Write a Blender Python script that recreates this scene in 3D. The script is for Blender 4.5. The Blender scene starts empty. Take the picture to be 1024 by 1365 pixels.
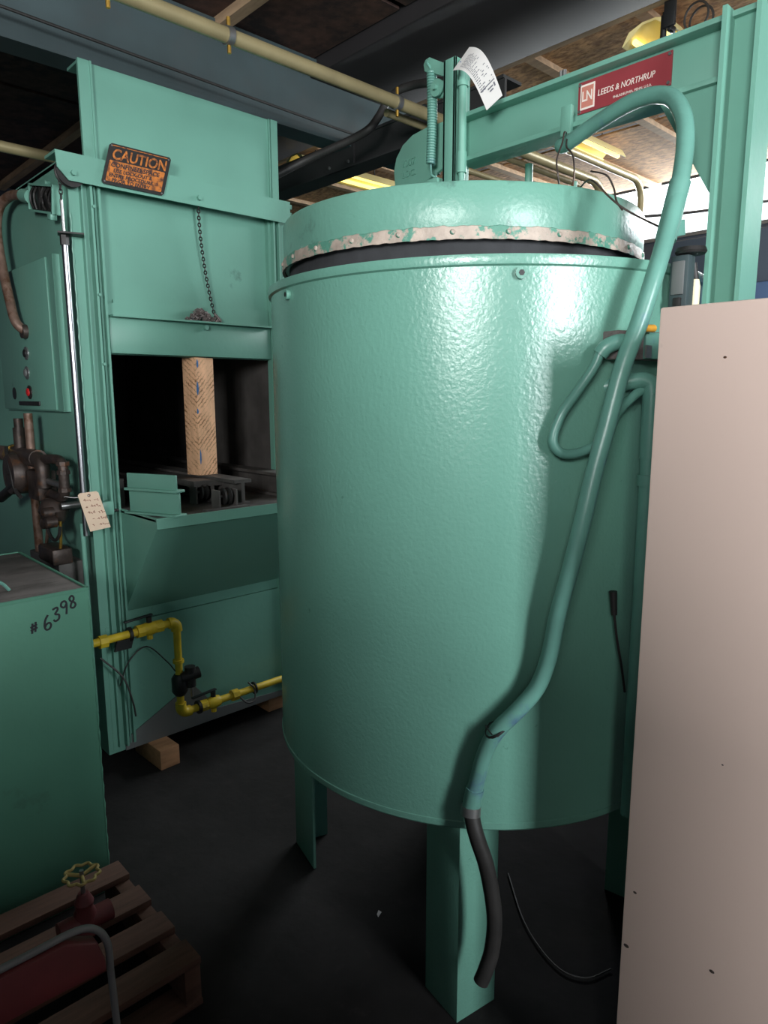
import bpy, bmesh, math, random
from mathutils import Vector, Matrix
random.seed(7)
S = bpy.context.scene
C = S.collection
R = math.radians

# ------------------------------------------------------------------ camera
# axes: X runs along the furnace fronts, Y runs along the crane boom, Z up, metres
YAW, PITCH, ROLL, FPX = 0.815108, 0.167157, -0.002232, 926.65
cam_d = bpy.data.cameras.new('camera')
cam_d.sensor_fit = 'HORIZONTAL'; cam_d.sensor_width = 36.0
cam_d.lens = FPX / 1024.0 * 36.0
cam_d.clip_start = 0.02
cam = bpy.data.objects.new('camera', cam_d); C.objects.link(cam)
fw = Vector((math.cos(YAW) * math.cos(PITCH), math.sin(YAW) * math.cos(PITCH), -math.sin(PITCH)))
rt = Vector((math.sin(YAW), -math.cos(YAW), 0)); up = rt.cross(fw)
r2 = rt * math.cos(ROLL) + up * math.sin(ROLL); u2 = up * math.cos(ROLL) - rt * math.sin(ROLL)
cam.matrix_world = Matrix(((r2.x, u2.x, -fw.x, 0), (r2.y, u2.y, -fw.y, 0), (r2.z, u2.z, -fw.z, 1.6), (0, 0, 0, 1)))
S.camera = cam

# ------------------------------------------------------------------ world, light, exposure
w = bpy.data.worlds.new('daylight'); S.world = w; w.use_nodes = True
wb = w.node_tree.nodes['Background']
wb.inputs[0].default_value = (0.93, 0.96, 1.0, 1); wb.inputs[1].default_value = 2.6

def area(name, loc, sx, sy, power, col, rot):
    d = bpy.data.lights.new(name, 'AREA'); d.shape = 'RECTANGLE'; d.size = sx; d.size_y = sy
    d.energy = power; d.color = col
    o = bpy.data.objects.new(name, d); C.objects.link(o); o.location = loc; o.rotation_euler = rot
    return o
# daylight standing in the window openings behind and to the left of the photographer
area('daylight_window_two', (-2.66, -1.45, 2.50), 1.60, 1.10, 215, (1.0, 0.98, 0.96), (R(90), 0, R(-90)))
area('daylight_window_three', (0.60, -2.86, 2.25), 0.78, 1.7, 155, (0.97, 0.98, 1.0), (R(90), 0, 0))
# daylight entering through the strip window of the far right wall
area('daylight_window_one', (6.30, 2.3, 3.17), 4.6, 0.50, 320, (0.95, 0.98, 1.0), (R(90), 0, R(90)))

vs = S.view_settings
vs.view_transform = 'Standard'; vs.look = 'None'; vs.exposure = 0.42; vs.gamma = 1.0
vs.use_curve_mapping = False

# ------------------------------------------------------------------ materials
def lin(r, g, b):
    f = lambda c: c / 12.92 if c <= 0.04045 else ((c + 0.055) / 1.055) ** 2.4
    return (f(r / 255), f(g / 255), f(b / 255), 1)
M = {}
def mat(name, col, rough=0.5, metal=0.0, var=0.15, vscale=4.0, bump=0.0, bscale=60.0, col2=None, mix_lo=0.5, mix_hi=0.6,
        mscale=8.0, coat=0.0, stretch=None, spec=0.5, emit=None, estr=0.0, detail=6.0):
    m = bpy.data.materials.new(name); m.use_nodes = True
    nt = m.node_tree; N = nt.nodes; L = nt.links
    b = N['Principled BSDF']
    b.inputs['Roughness'].default_value = rough; b.inputs['Metallic'].default_value = metal
    b.inputs['Specular IOR Level'].default_value = spec
    b.inputs['Coat Weight'].default_value = coat; b.inputs['Coat Roughness'].default_value = 0.12
    tc = N.new('ShaderNodeTexCoord'); mp = N.new('ShaderNodeMapping')
    L.new(tc.outputs['Object'], mp.inputs[0])
    if stretch: mp.inputs['Scale'].default_value = stretch
    n1 = N.new('ShaderNodeTexNoise'); n1.inputs['Scale'].default_value = vscale; n1.inputs['Detail'].default_value = detail
    L.new(mp.outputs[0], n1.inputs['Vector'])
    cr = N.new('ShaderNodeValToRGB')
    cr.color_ramp.elements[0].position = 0.3; cr.color_ramp.elements[1].position = 0.7
    cr.color_ramp.elements[0].color = tuple(c * (1 - var) for c in col[:3]) + (1,)
    cr.color_ramp.elements[1].color = tuple(min(1, c * (1 + var)) for c in col[:3]) + (1,)
    L.new(n1.outputs['Fac'], cr.inputs[0])
    out = cr.outputs[0]
    if col2:
        n2 = N.new('ShaderNodeTexNoise'); n2.inputs['Scale'].default_value = mscale; n2.inputs['Detail'].default_value = 8
        n2.inputs['Roughness'].default_value = 0.65
        L.new(mp.outputs[0], n2.inputs['Vector'])
        r2_ = N.new('ShaderNodeMapRange'); r2_.inputs[1].default_value = mix_lo; r2_.inputs[2].default_value = mix_hi
        L.new(n2.outputs['Fac'], r2_.inputs[0])
        mx = N.new('ShaderNodeMix'); mx.data_type = 'RGBA'
        L.new(r2_.outputs[0], mx.inputs['Factor']); L.new(out, mx.inputs['A']); mx.inputs['B'].default_value = col2
        out = mx.outputs['Result']
    L.new(out, b.inputs['Base Color'])
    if bump:
        n3 = N.new('ShaderNodeTexNoise'); n3.inputs['Scale'].default_value = bscale; n3.inputs['Detail'].default_value = 5
        L.new(mp.outputs[0], n3.inputs['Vector'])
        bp = N.new('ShaderNodeBump'); bp.inputs['Strength'].default_value = bump; bp.inputs['Distance'].default_value = 0.004
        L.new(n3.outputs['Fac'], bp.inputs['Height']); L.new(bp.outputs[0], b.inputs['Normal'])
    if emit:
        b.inputs['Emission Color'].default_value = emit; b.inputs['Emission Strength'].default_value = estr
    M[name] = m
    return m
TEAL = lin(108, 159, 143)
mat('teal_drum', TEAL, 0.27, spec=0.8, var=0.06, vscale=2.5, bump=0.26, bscale=110, col2=lin(60, 100, 90), mix_lo=0.68, mix_hi=0.78, mscale=30)
mat('teal_lid', TEAL, 0.34, spec=0.6, var=0.08, vscale=3, bump=0.28, bscale=75, col2=lin(70, 98, 92), mix_lo=0.60, mix_hi=0.74, mscale=7)
mat('teal_paint', TEAL, 0.42, var=0.10, vscale=2.0, bump=0.14, bscale=45, col2=lin(58, 88, 80), mix_lo=0.66, mix_hi=0.80, mscale=6)
mat('teal_hose', lin(100, 150, 138), 0.33, var=0.12, vscale=9, bump=0.12, bscale=90, col2=lin(84, 112, 142), mix_lo=0.60, mix_hi=0.72, mscale=7)
mat('teal_tank', lin(84, 140, 118), 0.55, var=0.12, vscale=2.0, bump=0.10, bscale=60, col2=lin(60, 84, 74), mix_lo=0.62, mix_hi=0.80, mscale=5)
mat('chipped_strip', lin(176, 160, 148), 0.55, var=0.25, vscale=22, bump=0.6, bscale=60, col2=lin(84, 140, 122), mix_lo=0.51, mix_hi=0.55, mscale=13)
mat('refractory', lin(54, 55, 58), 0.9, var=0.25, vscale=12, bump=0.3, bscale=40)
mat('dark_steel', lin(48, 46, 46), 0.5, metal=0.4, var=0.3, vscale=14, bump=0.2, bscale=60)
mat('sooty_steel', lin(88, 84, 82), 0.62, metal=0.2, var=0.35, vscale=12, bump=0.25, bscale=40, col2=lin(78, 66, 60), mix_lo=0.66, mix_hi=0.8, mscale=14)
mat('sooty_brick', lin(76, 72, 70), 0.9, var=0.3, vscale=8, bump=0.4, bscale=25)
mat('rusty_iron', lin(70, 60, 56), 0.45, metal=0.45, var=0.35, vscale=25, bump=0.25, bscale=70, col2=lin(112, 74, 48), mix_lo=0.56, mix_hi=0.7, mscale=20)
mat('rusty_pipe', lin(120, 96, 84), 0.5, metal=0.3, var=0.3, vscale=30, bump=0.2, col2=lin(92, 62, 44), mix_lo=0.5, mix_hi=0.62, mscale=24)
mat('chrome', lin(178, 178, 184), 0.30, metal=1.0, var=0.05, vscale=10)
mat('zinc', lin(150, 150, 150), 0.35, metal=0.8, var=0.15, vscale=30)
mat('brass', lin(190, 150, 70), 0.35, metal=0.8, var=0.15, vscale=30)
mat('yellow_pipe', lin(206, 176, 44), 0.45, var=0.18, vscale=18, bump=0.12, col2=lin(120, 104, 48), mix_lo=0.6, mix_hi=0.75, mscale=12)
mat('black_rubber', lin(46, 44, 43), 0.55, var=0.25, vscale=16, bump=0.2, bscale=80, col2=lin(96, 98, 96), mix_lo=0.66, mix_hi=0.76, mscale=12)
mat('black_paint', lin(30, 30, 31), 0.45, var=0.2, vscale=12)
mat('beige_cabinet', lin(234, 208, 197), 0.45, var=0.03, vscale=1.6, bump=0.05, bscale=130, col2=lin(176, 152, 140), mix_lo=0.70, mix_hi=0.84, mscale=9)
mat('grey_steel', lin(104, 106, 106), 0.5, var=0.1, vscale=4)
mat('tank_lid', lin(106, 98, 96), 0.6, var=0.30, vscale=3.5, bump=0.08, bscale=30, col2=lin(66, 58, 56), mix_lo=0.48, mix_hi=0.66, mscale=5, stretch=(1, 2.4, 1))
mat('floor_dirt', lin(27, 25, 25), 0.85, spec=0.3, var=0.35, vscale=7, bump=0.5, bscale=25, col2=lin(40, 37, 36), mix_lo=0.58, mix_hi=0.78, mscale=18)
mat('wall_dark', lin(74, 80, 92), 0.8, var=0.2, vscale=1.6)
mat('ceiling_dark', lin(50, 42, 42), 0.85, var=0.25, vscale=3)
mat('osb', lin(196, 150, 104), 0.85, var=0.28, vscale=26, bump=0.3, bscale=30, col2=lin(140, 100, 66), mix_lo=0.44, mix_hi=0.6, mscale=38, stretch=(1, 0.45, 1))
mat('osb_shaded', lin(84, 58, 48), 0.85, var=0.35, vscale=20, bump=0.3, bscale=30, col2=lin(46, 34, 32), mix_lo=0.46, mix_hi=0.62, mscale=6)  # same board as osb, with the dimmer light of the left bays painted in
mat('joist_wood', lin(176, 146, 116), 0.8, var=0.25, vscale=5, stretch=(6, 1, 6))
mat('black_duct', lin(34, 30, 32), 0.8, var=0.2, vscale=4)
mat('beam_steel', lin(56, 70, 73), 0.6, var=0.2, vscale=3, col2=lin(60, 66, 68), mix_lo=0.5, mix_hi=0.8, mscale=5)
mat('black_beam', lin(38, 37, 38), 0.7, var=0.2, vscale=4)
mat('tan_conduit', lin(154, 141, 106), 0.4, metal=0.25, var=0.14, vscale=8)
mat('fixture_white', lin(226, 210, 150), 0.5, var=0.06, vscale=5)
mat('fixture_glow', lin(235, 215, 130), 0.5, var=0.05, vscale=6, emit=lin(236, 214, 120), estr=1.8)
mat('lumber', lin(240, 188, 148), 0.75, var=0.16, vscale=7, bump=0.25, bscale=30, stretch=(5, 5, 1.0), col2=lin(128, 88, 58), mix_lo=0.60, mix_hi=0.72, mscale=16)
mat('lumber_dark', lin(164, 120, 86), 0.8, var=0.2, vscale=10, bump=0.25, bscale=30, stretch=(1, 4, 4))
mat('blue_paint', lin(66, 120, 178), 0.6, var=0.1)
mat('pallet_wood', lin(88, 62, 50), 0.85, var=0.25, vscale=8, stretch=(1, 7, 7), bump=0.2, bscale=20)
mat('paper', lin(236, 232, 230), 0.8, var=0.02)
mat('manila', lin(226, 200, 176), 0.8, var=0.04)
mat('ink', lin(40, 40, 46), 0.8, var=0.0)
mat('ink_grey', lin(120, 120, 130), 0.8, var=0.0)
mat('ink_red', lin(150, 70, 62), 0.8, var=0.0)
mat('sign_orange', lin(194, 112, 40), 0.6, var=0.25, vscale=30, col2=lin(84, 44, 26), mix_lo=0.47, mix_hi=0.62, mscale=42, bump=0.2)
mat('sign_black', lin(30, 26, 25), 0.5, var=0.2, vscale=30, col2=lin(90, 52, 28), mix_lo=0.62, mix_hi=0.72, mscale=70)
mat('plate_red', lin(140, 56, 62), 0.4, var=0.08, vscale=12)
mat('plate_white', lin(226, 214, 205), 0.5, var=0.03)
mat('plate_salmon', lin(190, 120, 106), 0.5, var=0.03)
mat('red_button', lin(200, 40, 42), 0.35, var=0.05)
mat('handwheel_yellow', lin(160, 142, 84), 0.5, var=0.2, vscale=30)
mat('mauve_steel', lin(120, 108, 108), 0.5, metal=0.2, var=0.2, vscale=30, col2=lin(96, 74, 70), mix_lo=0.5, mix_hi=0.65, mscale=40)
mat('chain_steel', lin(132, 120, 118), 0.45, metal=0.35, var=0.25, vscale=60)
mat('dark_red', lin(96, 40, 42), 0.55, var=0.25, vscale=10)
mat('blue_tarp', lin(84, 104, 140), 0.6, var=0.15)
mat('amber', lin(222, 160, 60), 0.5, var=0.15, vscale=40)
mat('cream_plastic', lin(238, 226, 190), 0.5, var=0.05)
def saw_marks(m, ang, col):
    nt = m.node_tree; N = nt.nodes; L = nt.links; b = N['Principled BSDF']; src = b.inputs['Base Color'].links[0].from_socket
    tc = N.new('ShaderNodeTexCoord'); mp = N.new('ShaderNodeMapping'); mp.inputs['Rotation'].default_value = ang; L.new(tc.outputs['Object'], mp.inputs[0])
    wv = N.new('ShaderNodeTexWave'); wv.wave_type = 'BANDS'; wv.bands_direction = 'Z'; wv.inputs['Scale'].default_value = 22; wv.inputs['Distortion'].default_value = 3.5; wv.inputs['Detail'].default_value = 3; wv.inputs['Detail Scale'].default_value = 4
    L.new(mp.outputs[0], wv.inputs['Vector'])
    ns = N.new('ShaderNodeTexNoise'); ns.inputs['Scale'].default_value = 14; L.new(tc.outputs['Object'], ns.inputs['Vector'])
    mu = N.new('ShaderNodeMath'); mu.operation = 'MULTIPLY'; L.new(wv.outputs['Fac'], mu.inputs[0]); L.new(ns.outputs['Fac'], mu.inputs[1])
    mr = N.new('ShaderNodeMapRange'); mr.inputs[1].default_value = 0.36; mr.inputs[2].default_value = 0.62; L.new(mu.outputs[0], mr.inputs[0])
    mx = N.new('ShaderNodeMix'); mx.data_type = 'RGBA'; L.new(mr.outputs[0], mx.inputs['Factor']); L.new(src, mx.inputs['A']); mx.inputs['B'].default_value = col
    L.new(mx.outputs['Result'], b.inputs['Base Color'])
saw_marks(M['lumber'], (R(-38), R(38), 0), lin(150, 104, 70))
def glass():
    m = bpy.data.materials.new('window_glass'); m.use_nodes = True; nt = m.node_tree
    for n in list(nt.nodes): nt.nodes.remove(n)
    o = nt.nodes.new('ShaderNodeOutputMaterial'); t = nt.nodes.new('ShaderNodeBsdfTransparent'); g = nt.nodes.new('ShaderNodeBsdfGlossy')
    t.inputs[0].default_value = (0.96, 0.98, 0.98, 1); g.inputs['Roughness'].default_value = 0.03
    mx = nt.nodes.new('ShaderNodeMixShader'); mx.inputs[0].default_value = 0.06
    nt.links.new(t.outputs[0], mx.inputs[1]); nt.links.new(g.outputs[0], mx.inputs[2]); nt.links.new(mx.outputs[0], o.inputs[0])
    M['glass'] = m
glass()

# ------------------------------------------------------------------ mesh helpers
def world_loc(o):
    v = Vector((0, 0, 0))
    while o: v += o.location; o = o.parent
    return v
def smooth_path(pts, k=6):
    P = [Vector(p) for p in pts]; P = [P[0] * 2 - P[1]] + P + [P[-1] * 2 - P[-2]]; out = []
    for i in range(1, len(P) - 2):
        a, b, c, d = P[i - 1:i + 3]
        for j in range(k):
            t = j / k
            out.append(0.5 * ((2 * b) + (c - a) * t + (2 * a - 5 * b + 4 * c - d) * t * t + (3 * b - a - 3 * c + d) * t ** 3))
    out.append(P[-2]); return out
class MB:
    def __init__(s): s.v = []; s.f = []
    def add(s, vs, fs):
        n = len(s.v); s.v += [tuple(v) for v in vs]; s.f += [tuple(i + n for i in f) for f in fs]; return s
    def box(s, x0, x1, y0, y1, z0, z1):
        return s.add([(x, y, z) for z in (z0, z1) for y in (y0, y1) for x in (x0, x1)],
                     [(0, 2, 3, 1), (4, 5, 7, 6), (0, 1, 5, 4), (2, 6, 7, 3), (0, 4, 6, 2), (1, 3, 7, 5)])
    def obox(s, c, ax, ay, az, hx, hy, hz):
        c = Vector(c); ax = Vector(ax).normalized() * hx; ay = Vector(ay).normalized() * hy; az = Vector(az).normalized() * hz
        return s.add([c + ax * i + ay * j + az * k for k in (-1, 1) for j in (-1, 1) for i in (-1, 1)],
                     [(0, 2, 3, 1), (4, 5, 7, 6), (0, 1, 5, 4), (2, 6, 7, 3), (0, 4, 6, 2), (1, 3, 7, 5)])
    def tube(s, pts, r, n=12, cap=True, closed=False):
        P = [Vector(p) for p in pts]; m = len(P); rr = r if isinstance(r, (list, tuple)) else [r] * m
        T = [((P[(i + 1) % m] if closed else P[min(i + 1, m - 1)]) - (P[i - 1] if closed else P[max(i - 1, 0)])).normalized() for i in range(m)]
        a = Vector((0, 0, 1)) if abs(T[0].z) < 0.9 else Vector((1, 0, 0)); u = T[0].cross(a).normalized()
        vs = []; 
        for i in range(m):
            u = (u - T[i] * u.dot(T[i])).normalized(); v = T[i].cross(u)
            vs += [P[i] + (u * math.cos(2 * math.pi * j / n) + v * math.sin(2 * math.pi * j / n)) * rr[i] for j in range(n)]
        fs = []
        for i in range(m if closed else m - 1):
            k = (i + 1) % m
            for j in range(n): fs.append((i * n + j, i * n + (j + 1) % n, k * n + (j + 1) % n, k * n + j))
        if cap and not closed: fs += [tuple(range(n - 1, -1, -1)), tuple((m - 1) * n + j for j in range(n))]
        return s.add(vs, fs)
    def cyl(s, a, b, r, n=16, r1=None): return s.tube([a, b], [r, r if r1 is None else r1], n)
    def lathe(s, c, prof, n=32, axis='z', closed=True):
        vs = []; m = len(prof)
        for j in range(n):
            t = 2 * math.pi * j / n; co, si = math.cos(t), math.sin(t)
            for r, h in prof:
                p = (r * co, r * si, h) if axis == 'z' else (h, r * co, r * si) if axis == 'x' else (r * si, h, r * co)
                vs.append((c[0] + p[0], c[1] + p[1], c[2] + p[2]))
        fs = [(j * m + i, ((j + 1) % n) * m + i, ((j + 1) % n) * m + (i + 1) % m, j * m + (i + 1) % m) for j in range(n) for i in range(m if closed else m - 1)]
        return s.add(vs, fs)
    def prism(s, poly, axis, a, b):
        f = {'x': lambda p, h: (h, p[0], p[1]), 'y': lambda p, h: (p[0], h, p[1]), 'z': lambda p, h: (p[0], p[1], h)}[axis]
        n = len(poly)
        return s.add([f(p, a) for p in poly] + [f(p, b) for p in poly],
                     [tuple(range(n - 1, -1, -1)), tuple(range(n, 2 * n))] + [(i, (i + 1) % n, n + (i + 1) % n, n + i) for i in range(n)])
    def ball(s, c, r, n=10, sq=(1, 1, 1)):
        prof = []
        vs = [(c[0], c[1], c[2] - r * sq[2])]; fs = []
        k = n // 2
        for i in range(1, k):
            a = -math.pi / 2 + math.pi * i / k
            vs += [(c[0] + r * sq[0] * math.cos(a) * math.cos(2 * math.pi * j / n), c[1] + r * sq[1] * math.cos(a) * math.sin(2 * math.pi * j / n), c[2] + r * sq[2] * math.sin(a)) for j in range(n)]
        vs.append((c[0], c[1], c[2] + r * sq[2])); e = len(vs) - 1
        for j in range(n): fs += [(0, 1 + (j + 1) % n, 1 + j), (e, e - n + j, e - n + (j + 1) % n)]
        for i in range(k - 2):
            for j in range(n):
                a = 1 + i * n; fs.append((a + j, a + (j + 1) % n, a + n + (j + 1) % n, a + n + j))
        return s.add(vs, fs)
    def build(s, name, mtl, parent=None, bevel=0.0, loc=None, smooth=True, origin=None):
        off = world_loc(parent) if parent else Vector((0, 0, 0))
        o0 = Vector(origin) if origin is not None else None
        base = o0 if o0 is not None else off
        me = bpy.data.meshes.new(name)
        me.from_pydata([tuple(Vector(v) - base) for v in s.v], [], s.f)
        bm = bmesh.new(); bm.from_mesh(me)
        bmesh.ops.recalc_face_normals(bm, faces=bm.faces)
        if bevel:
            es = [e for e in bm.edges if len(e.link_faces) == 2 and e.calc_face_angle(0) > 0.6]
            bmesh.ops.bevel(bm, geom=es, offset=bevel, segments=2, affect='EDGES', profile=0.5, clamp_overlap=True)
        bm.to_mesh(me); bm.free()
        if smooth:
            me.polygons.foreach_set('use_smooth', [True] * len(me.polygons)); me.set_sharp_from_angle(angle=R(38))
        me.materials.append(M[mtl]); me.update()
        o = bpy.data.objects.new(name, me); C.objects.link(o)
        if parent: o.parent = parent
        if o0 is not None: o.location = o0 - off
        return o
def tag(o, label=None, cat=None, group=None, kind=None):
    if label: o['label'] = label
    if cat: o['category'] = cat
    if group: o['group'] = group
    if kind: o['kind'] = kind
    return o
def thing(name, loc, label, cat, group=None):
    o = bpy.data.objects.new(name, None); C.objects.link(o); o.location = loc; o.empty_display_size = 0.05
    return tag(o, label, cat, group)
def copy_part(o, parent, world, rot=None):
    c = o.copy(); C.objects.link(c); c.parent = parent; c.location = Vector(world) - world_loc(parent)
    if rot is not None: c.rotation_euler = rot
    return c
def text(name, body, mtl, parent, pos, right, upv, size, depth=0.0008, align='LEFT', bold=0.0, shear=0.0, sx=1.0):
    cu = bpy.data.curves.new(name, 'FONT'); cu.body = body; cu.size = size; cu.extrude = depth; cu.align_x = align
    cu.offset = bold; cu.shear = shear; cu.resolution_u = 3
    t = bpy.data.objects.new(name, cu); C.objects.link(t)
    dg = bpy.context.evaluated_depsgraph_get()
    me = bpy.data.meshes.new_from_object(t.evaluated_get(dg)); bpy.data.objects.remove(t); bpy.data.curves.remove(cu)
    rv = Vector(right).normalized(); uv = Vector(upv); uv = (uv - rv * uv.dot(rv)).normalized(); nv = rv.cross(uv)
    off = world_loc(parent) if parent else Vector((0, 0, 0)); p0 = Vector(pos)
    for v in me.vertices: v.co = p0 - off + rv * v.co.x * sx + uv * v.co.y + nv * v.co.z
    me.materials.clear(); me.materials.append(M[mtl])
    o = bpy.data.objects.new(name, me); C.objects.link(o); o.parent = parent
    return o
def hexbolt(c, axis, r, h):
    a = Vector(axis).normalized(); c = Vector(c)
    return MB().tube([c, c + a * h], r, 6)

# ================================================================== THE BUILDING
st = lambda o: tag(o, kind='structure')
flo = st(MB().box(-2.6, 6.2, -2.8, 7.2, -0.10, 0.0).build('floor', 'floor_dirt'))
st(MB().box(-2.75, -2.6, -2.8, 7.2, 0, 1.90).box(-2.75, -2.6, -2.8, 7.2, 3.10, 3.6).box(-2.75, -2.6, -2.8, -2.30, 1.9, 3.1).box(-2.75, -2.6, -0.60, 7.2, 1.9, 3.1).build('wall_left', 'wall_dark'))
st(MB().box(-2.6, 6.2, 7.2, 7.35, 0, 3.6).build('wall_back', 'wall_dark'))
wr = st(MB().box(6.2, 6.35, -2.8, 7.2, 0, 2.93).box(6.2, 6.35, -2.8, 7.2, 3.42, 3.6).box(6.2, 6.35, -2.8, 0.0, 2.93, 3.42).box(6.2, 6.35, 4.6, 7.2, 2.93, 3.42).build('wall_right', 'wall_dark'))
st(MB().box(-2.6, 6.2, -2.95, -2.8, 0, 1.35).box(-2.6, 6.2, -2.95, -2.8, 3.15, 3.6)
   .box(-2.6, 0.16, -2.95, -2.8, 1.35, 3.15).box(1.04, 6.2, -2.95, -2.8, 1.35, 3.15).build('wall_front', 'wall_dark'))
# strip window in the right wall
w1 = st(MB().box(6.18, 6.24, 0.0, 4.6, 2.93, 2.96).box(6.18, 6.24, 0.0, 4.6, 3.39, 3.42).box(6.18, 6.24, 0.0, 0.04, 2.96, 3.39).box(6.18, 6.24, 4.56, 4.6, 2.96, 3.39).build('window_1', 'grey_steel'))
for y0, y1 in ((0.04, 1.60), (1.63, 3.20), (3.22, 4.56)):
    MB().box(6.20, 6.206, y0, y1, 2.96, 3.39).build('pane', 'glass', w1)
    if y0 > 1: MB().box(6.19, 6.23, y0 - 0.025, y0 + 0.002, 2.96, 3.39).build('mullion', 'grey_steel', w1)
for k, (xa, xb) in enumerate(((0.16, 1.04),)):
    wn = st(MB().box(xa, xb, -2.90, -2.83, 1.35, 1.40).box(xa, xb, -2.90, -2.83, 3.10, 3.15).box(xa, xa + 0.04, -2.90, -2.83, 1.4, 3.1).box(xb - 0.04, xb, -2.90, -2.83, 1.4, 3.1).build('window_%d' % (k + 2), 'grey_steel'))
    MB().box(xa + 0.04, xb - 0.04, -2.85, -2.845, 1.4, 3.1).build('pane', 'glass', wn)
w3 = st(MB().box(-2.70, -2.63, -2.30, -0.60, 1.90, 1.95).box(-2.70, -2.63, -2.30, -0.60, 3.05, 3.10).box(-2.70, -2.63, -2.30, -2.26, 1.95, 3.05).box(-2.70, -2.63, -0.64, -0.60, 1.95, 3.05).box(-2.70, -2.63, -1.47, -1.43, 1.95, 3.05).build('window_3', 'grey_steel'))
for y0 in (-2.26, -1.43): MB().box(-2.655, -2.65, y0, y0 + 0.79, 1.95, 3.05).build('pane', 'glass', w3)
# ceiling: dark deck, boards and joists below it
cl = st(MB().box(-2.75, 6.35, -2.95, 7.35, 3.45, 3.6).build('ceiling', 'ceiling_dark'))
for ix in range(2):
    for iy in range(12):
        x0 = 3.08 + ix * 1.32; y0 = -0.62 + iy * 0.58
        MB().box(x0, x0 + 1.26, y0, y0 + 0.52, 3.262, 3.274).build('ceiling_board', 'osb', cl)
for iy in range(13):
    y0 = -0.68 + iy * 0.58
    MB().box(3.05, 5.72, y0, y0 + 0.055, 3.235, 3.30).build('joist', 'joist_wood', cl)
MB().box(3.005, 3.05, -0.7, 6.6, 3.20, 3.30).build('joist', 'joist_wood', cl)
for x0, x1 in ((0.2, 1.0), (1.06, 1.80), (1.86, 2.36)):
    for iy in range(6):
        y0 = 0.4 + iy * 1.0
        MB().box(x0, x1, y0, y0 + 0.96, 3.262, 3.274).build('ceiling_board', 'osb_shaded', cl)
for x0 in (1.80, 1.0, 0.14):
    MB().box(x0, x0 + 0.055, 0.3, 6.4, 3.22, 3.30).build('joist', 'joist_wood', cl)
tag(MB().box(2.37, 3.0, -2.2, 6.4, 3.19, 3.45).build('ceiling_duct', 'black_duct', bevel=0.01), 'wide flat black duct running under the ceiling above the drum', 'duct')
# roof steel
b = thing('roof_beam', (0, 3.06, 2.9), 'grey green steel I beam overhead just behind the raised hood', 'beam')
MB().box(-1.5, 3.3, 3.0, 3.13, 2.90, 2.915).build('bottom_flange', 'beam_steel', b)
MB().box(-1.5, 3.3, 3.06, 3.072, 2.915, 3.24).build('web', 'beam_steel', b)
MB().box(-1.5, 3.3, 3.0, 3.13, 3.24, 3.255).build('top_flange', 'beam_steel', b)
b = thing('cross_beam', (2.65, 3.5, 2.8), 'black steel cross beam with splice plate behind the lid', 'beam')
MB().box(2.59, 2.72, 2.0, 6.2, 2.80, 2.812).build('bottom_flange', 'black_beam', b)
MB().box(2.60, 2.615, 2.0, 6.2, 2.812, 2.935).build('web', 'black_beam', b)
MB().box(2.59, 2.72, 2.0, 6.2, 2.935, 2.948).build('top_flange', 'black_beam', b)
MB().box(2.592, 2.60, 2.98, 3.22, 2.80, 2.94).build('splice_plate', 'black_beam', b)
for y in (3.02, 3.18): MB().cyl((2.592, y, 2.83), (2.584, y, 2.83), 0.008, 6).build('bolt', 'zinc', b)
# conduits along X
def conduit(y, z, x0, x1, r, label, end=None, clamps=()):
    t = thing('ceiling_conduit', (x0, y, z), label, 'conduit')
    p = [(x0, y, z), (x1, y, z)] if end is None else [(x0, y, z), (x1 - 0.14, y, z)] + [(x1 - 0.14 + 0.14 * math.sin(a), y, z - 0.14 + 0.14 * math.cos(a)) for a in [math.pi / 2 * q / 8 for q in range(1, 9)]] + [(x1, y, z - end)]
    MB().tube(p, r, 14).build('pipe', 'tan_conduit', t)
    for cx in clamps:
        k = MB().cyl((cx - 0.012, y, z), (cx + 0.012, y, z), r * 1.22, 14).build('clamp', 'zinc', t)
        MB().cyl((cx, y, z + r), (cx, y, z + r + 0.035), 0.007, 6).build('bolt', 'brass', k)
        MB().cyl((cx, y, z - r - 0.03), (cx, y, z - r), 0.007, 6).build('bolt', 'brass', k)
    return t
conduit(2.33, 2.845, -1.0, 4.02, 0.026, 'thick tan conduit with clamps crossing overhead to an elbow', 0.5, (1.02, 1.45, 2.28))
conduit(2.42, 2.835, 2.3, 3.98, 0.017, 'thin tan conduit beside the thick one behind the lid', 0.5, ())
conduit(2.62, 2.80, 2.6, 3.8, 0.015, 'lowest thin tan conduit behind the lid', None, ())
conduit(3.62, 2.705, -0.6, 1.35, 0.024, 'tan conduit end above the control box side', None, ())
conduit(2.62, 3.12, 3.3, 5.05, 0.025, 'tan conduit under the yellow lamp bending down by the window', 0.7, ())
tag(MB().tube(smooth_path([(2.039, 3.120, 2.608), (2.136, 3.043, 2.674), (2.245, 2.957, 2.743), (2.312, 2.833, 2.784), (2.363, 2.723, 2.816), (2.390, 2.634, 2.844), (2.431, 2.610, 2.903), (2.464, 2.593, 2.963), (2.471, 2.524, 2.998), (2.487, 2.441, 3.003), (2.464, 2.316, 2.972), (2.451, 2.180, 2.934)]), 0.019, 12).build('flexible_cable', 'black_rubber'),
    'black flexible cable sagging in a bend between hood and lid arm', 'cable')
tag(MB().tube(smooth_path([(0.6, 2.98, 3.0), (1.6, 2.97, 2.97), (2.6, 2.97, 2.95), (3.2, 2.97, 2.96)]), 0.006, 8).build('thin_cable', 'black_rubber'), 'thin cable run along the side of the grey green beam', 'cable')
tag(MB().tube(smooth_path([(4.90, 2.64, 2.85), (5.3, 2.3, 2.90), (5.8, 1.85, 3.0)]), 0.010, 8).build('service_wire', 'black_rubber'), 'dark wire strung across the bright strip window', 'wire')
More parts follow.
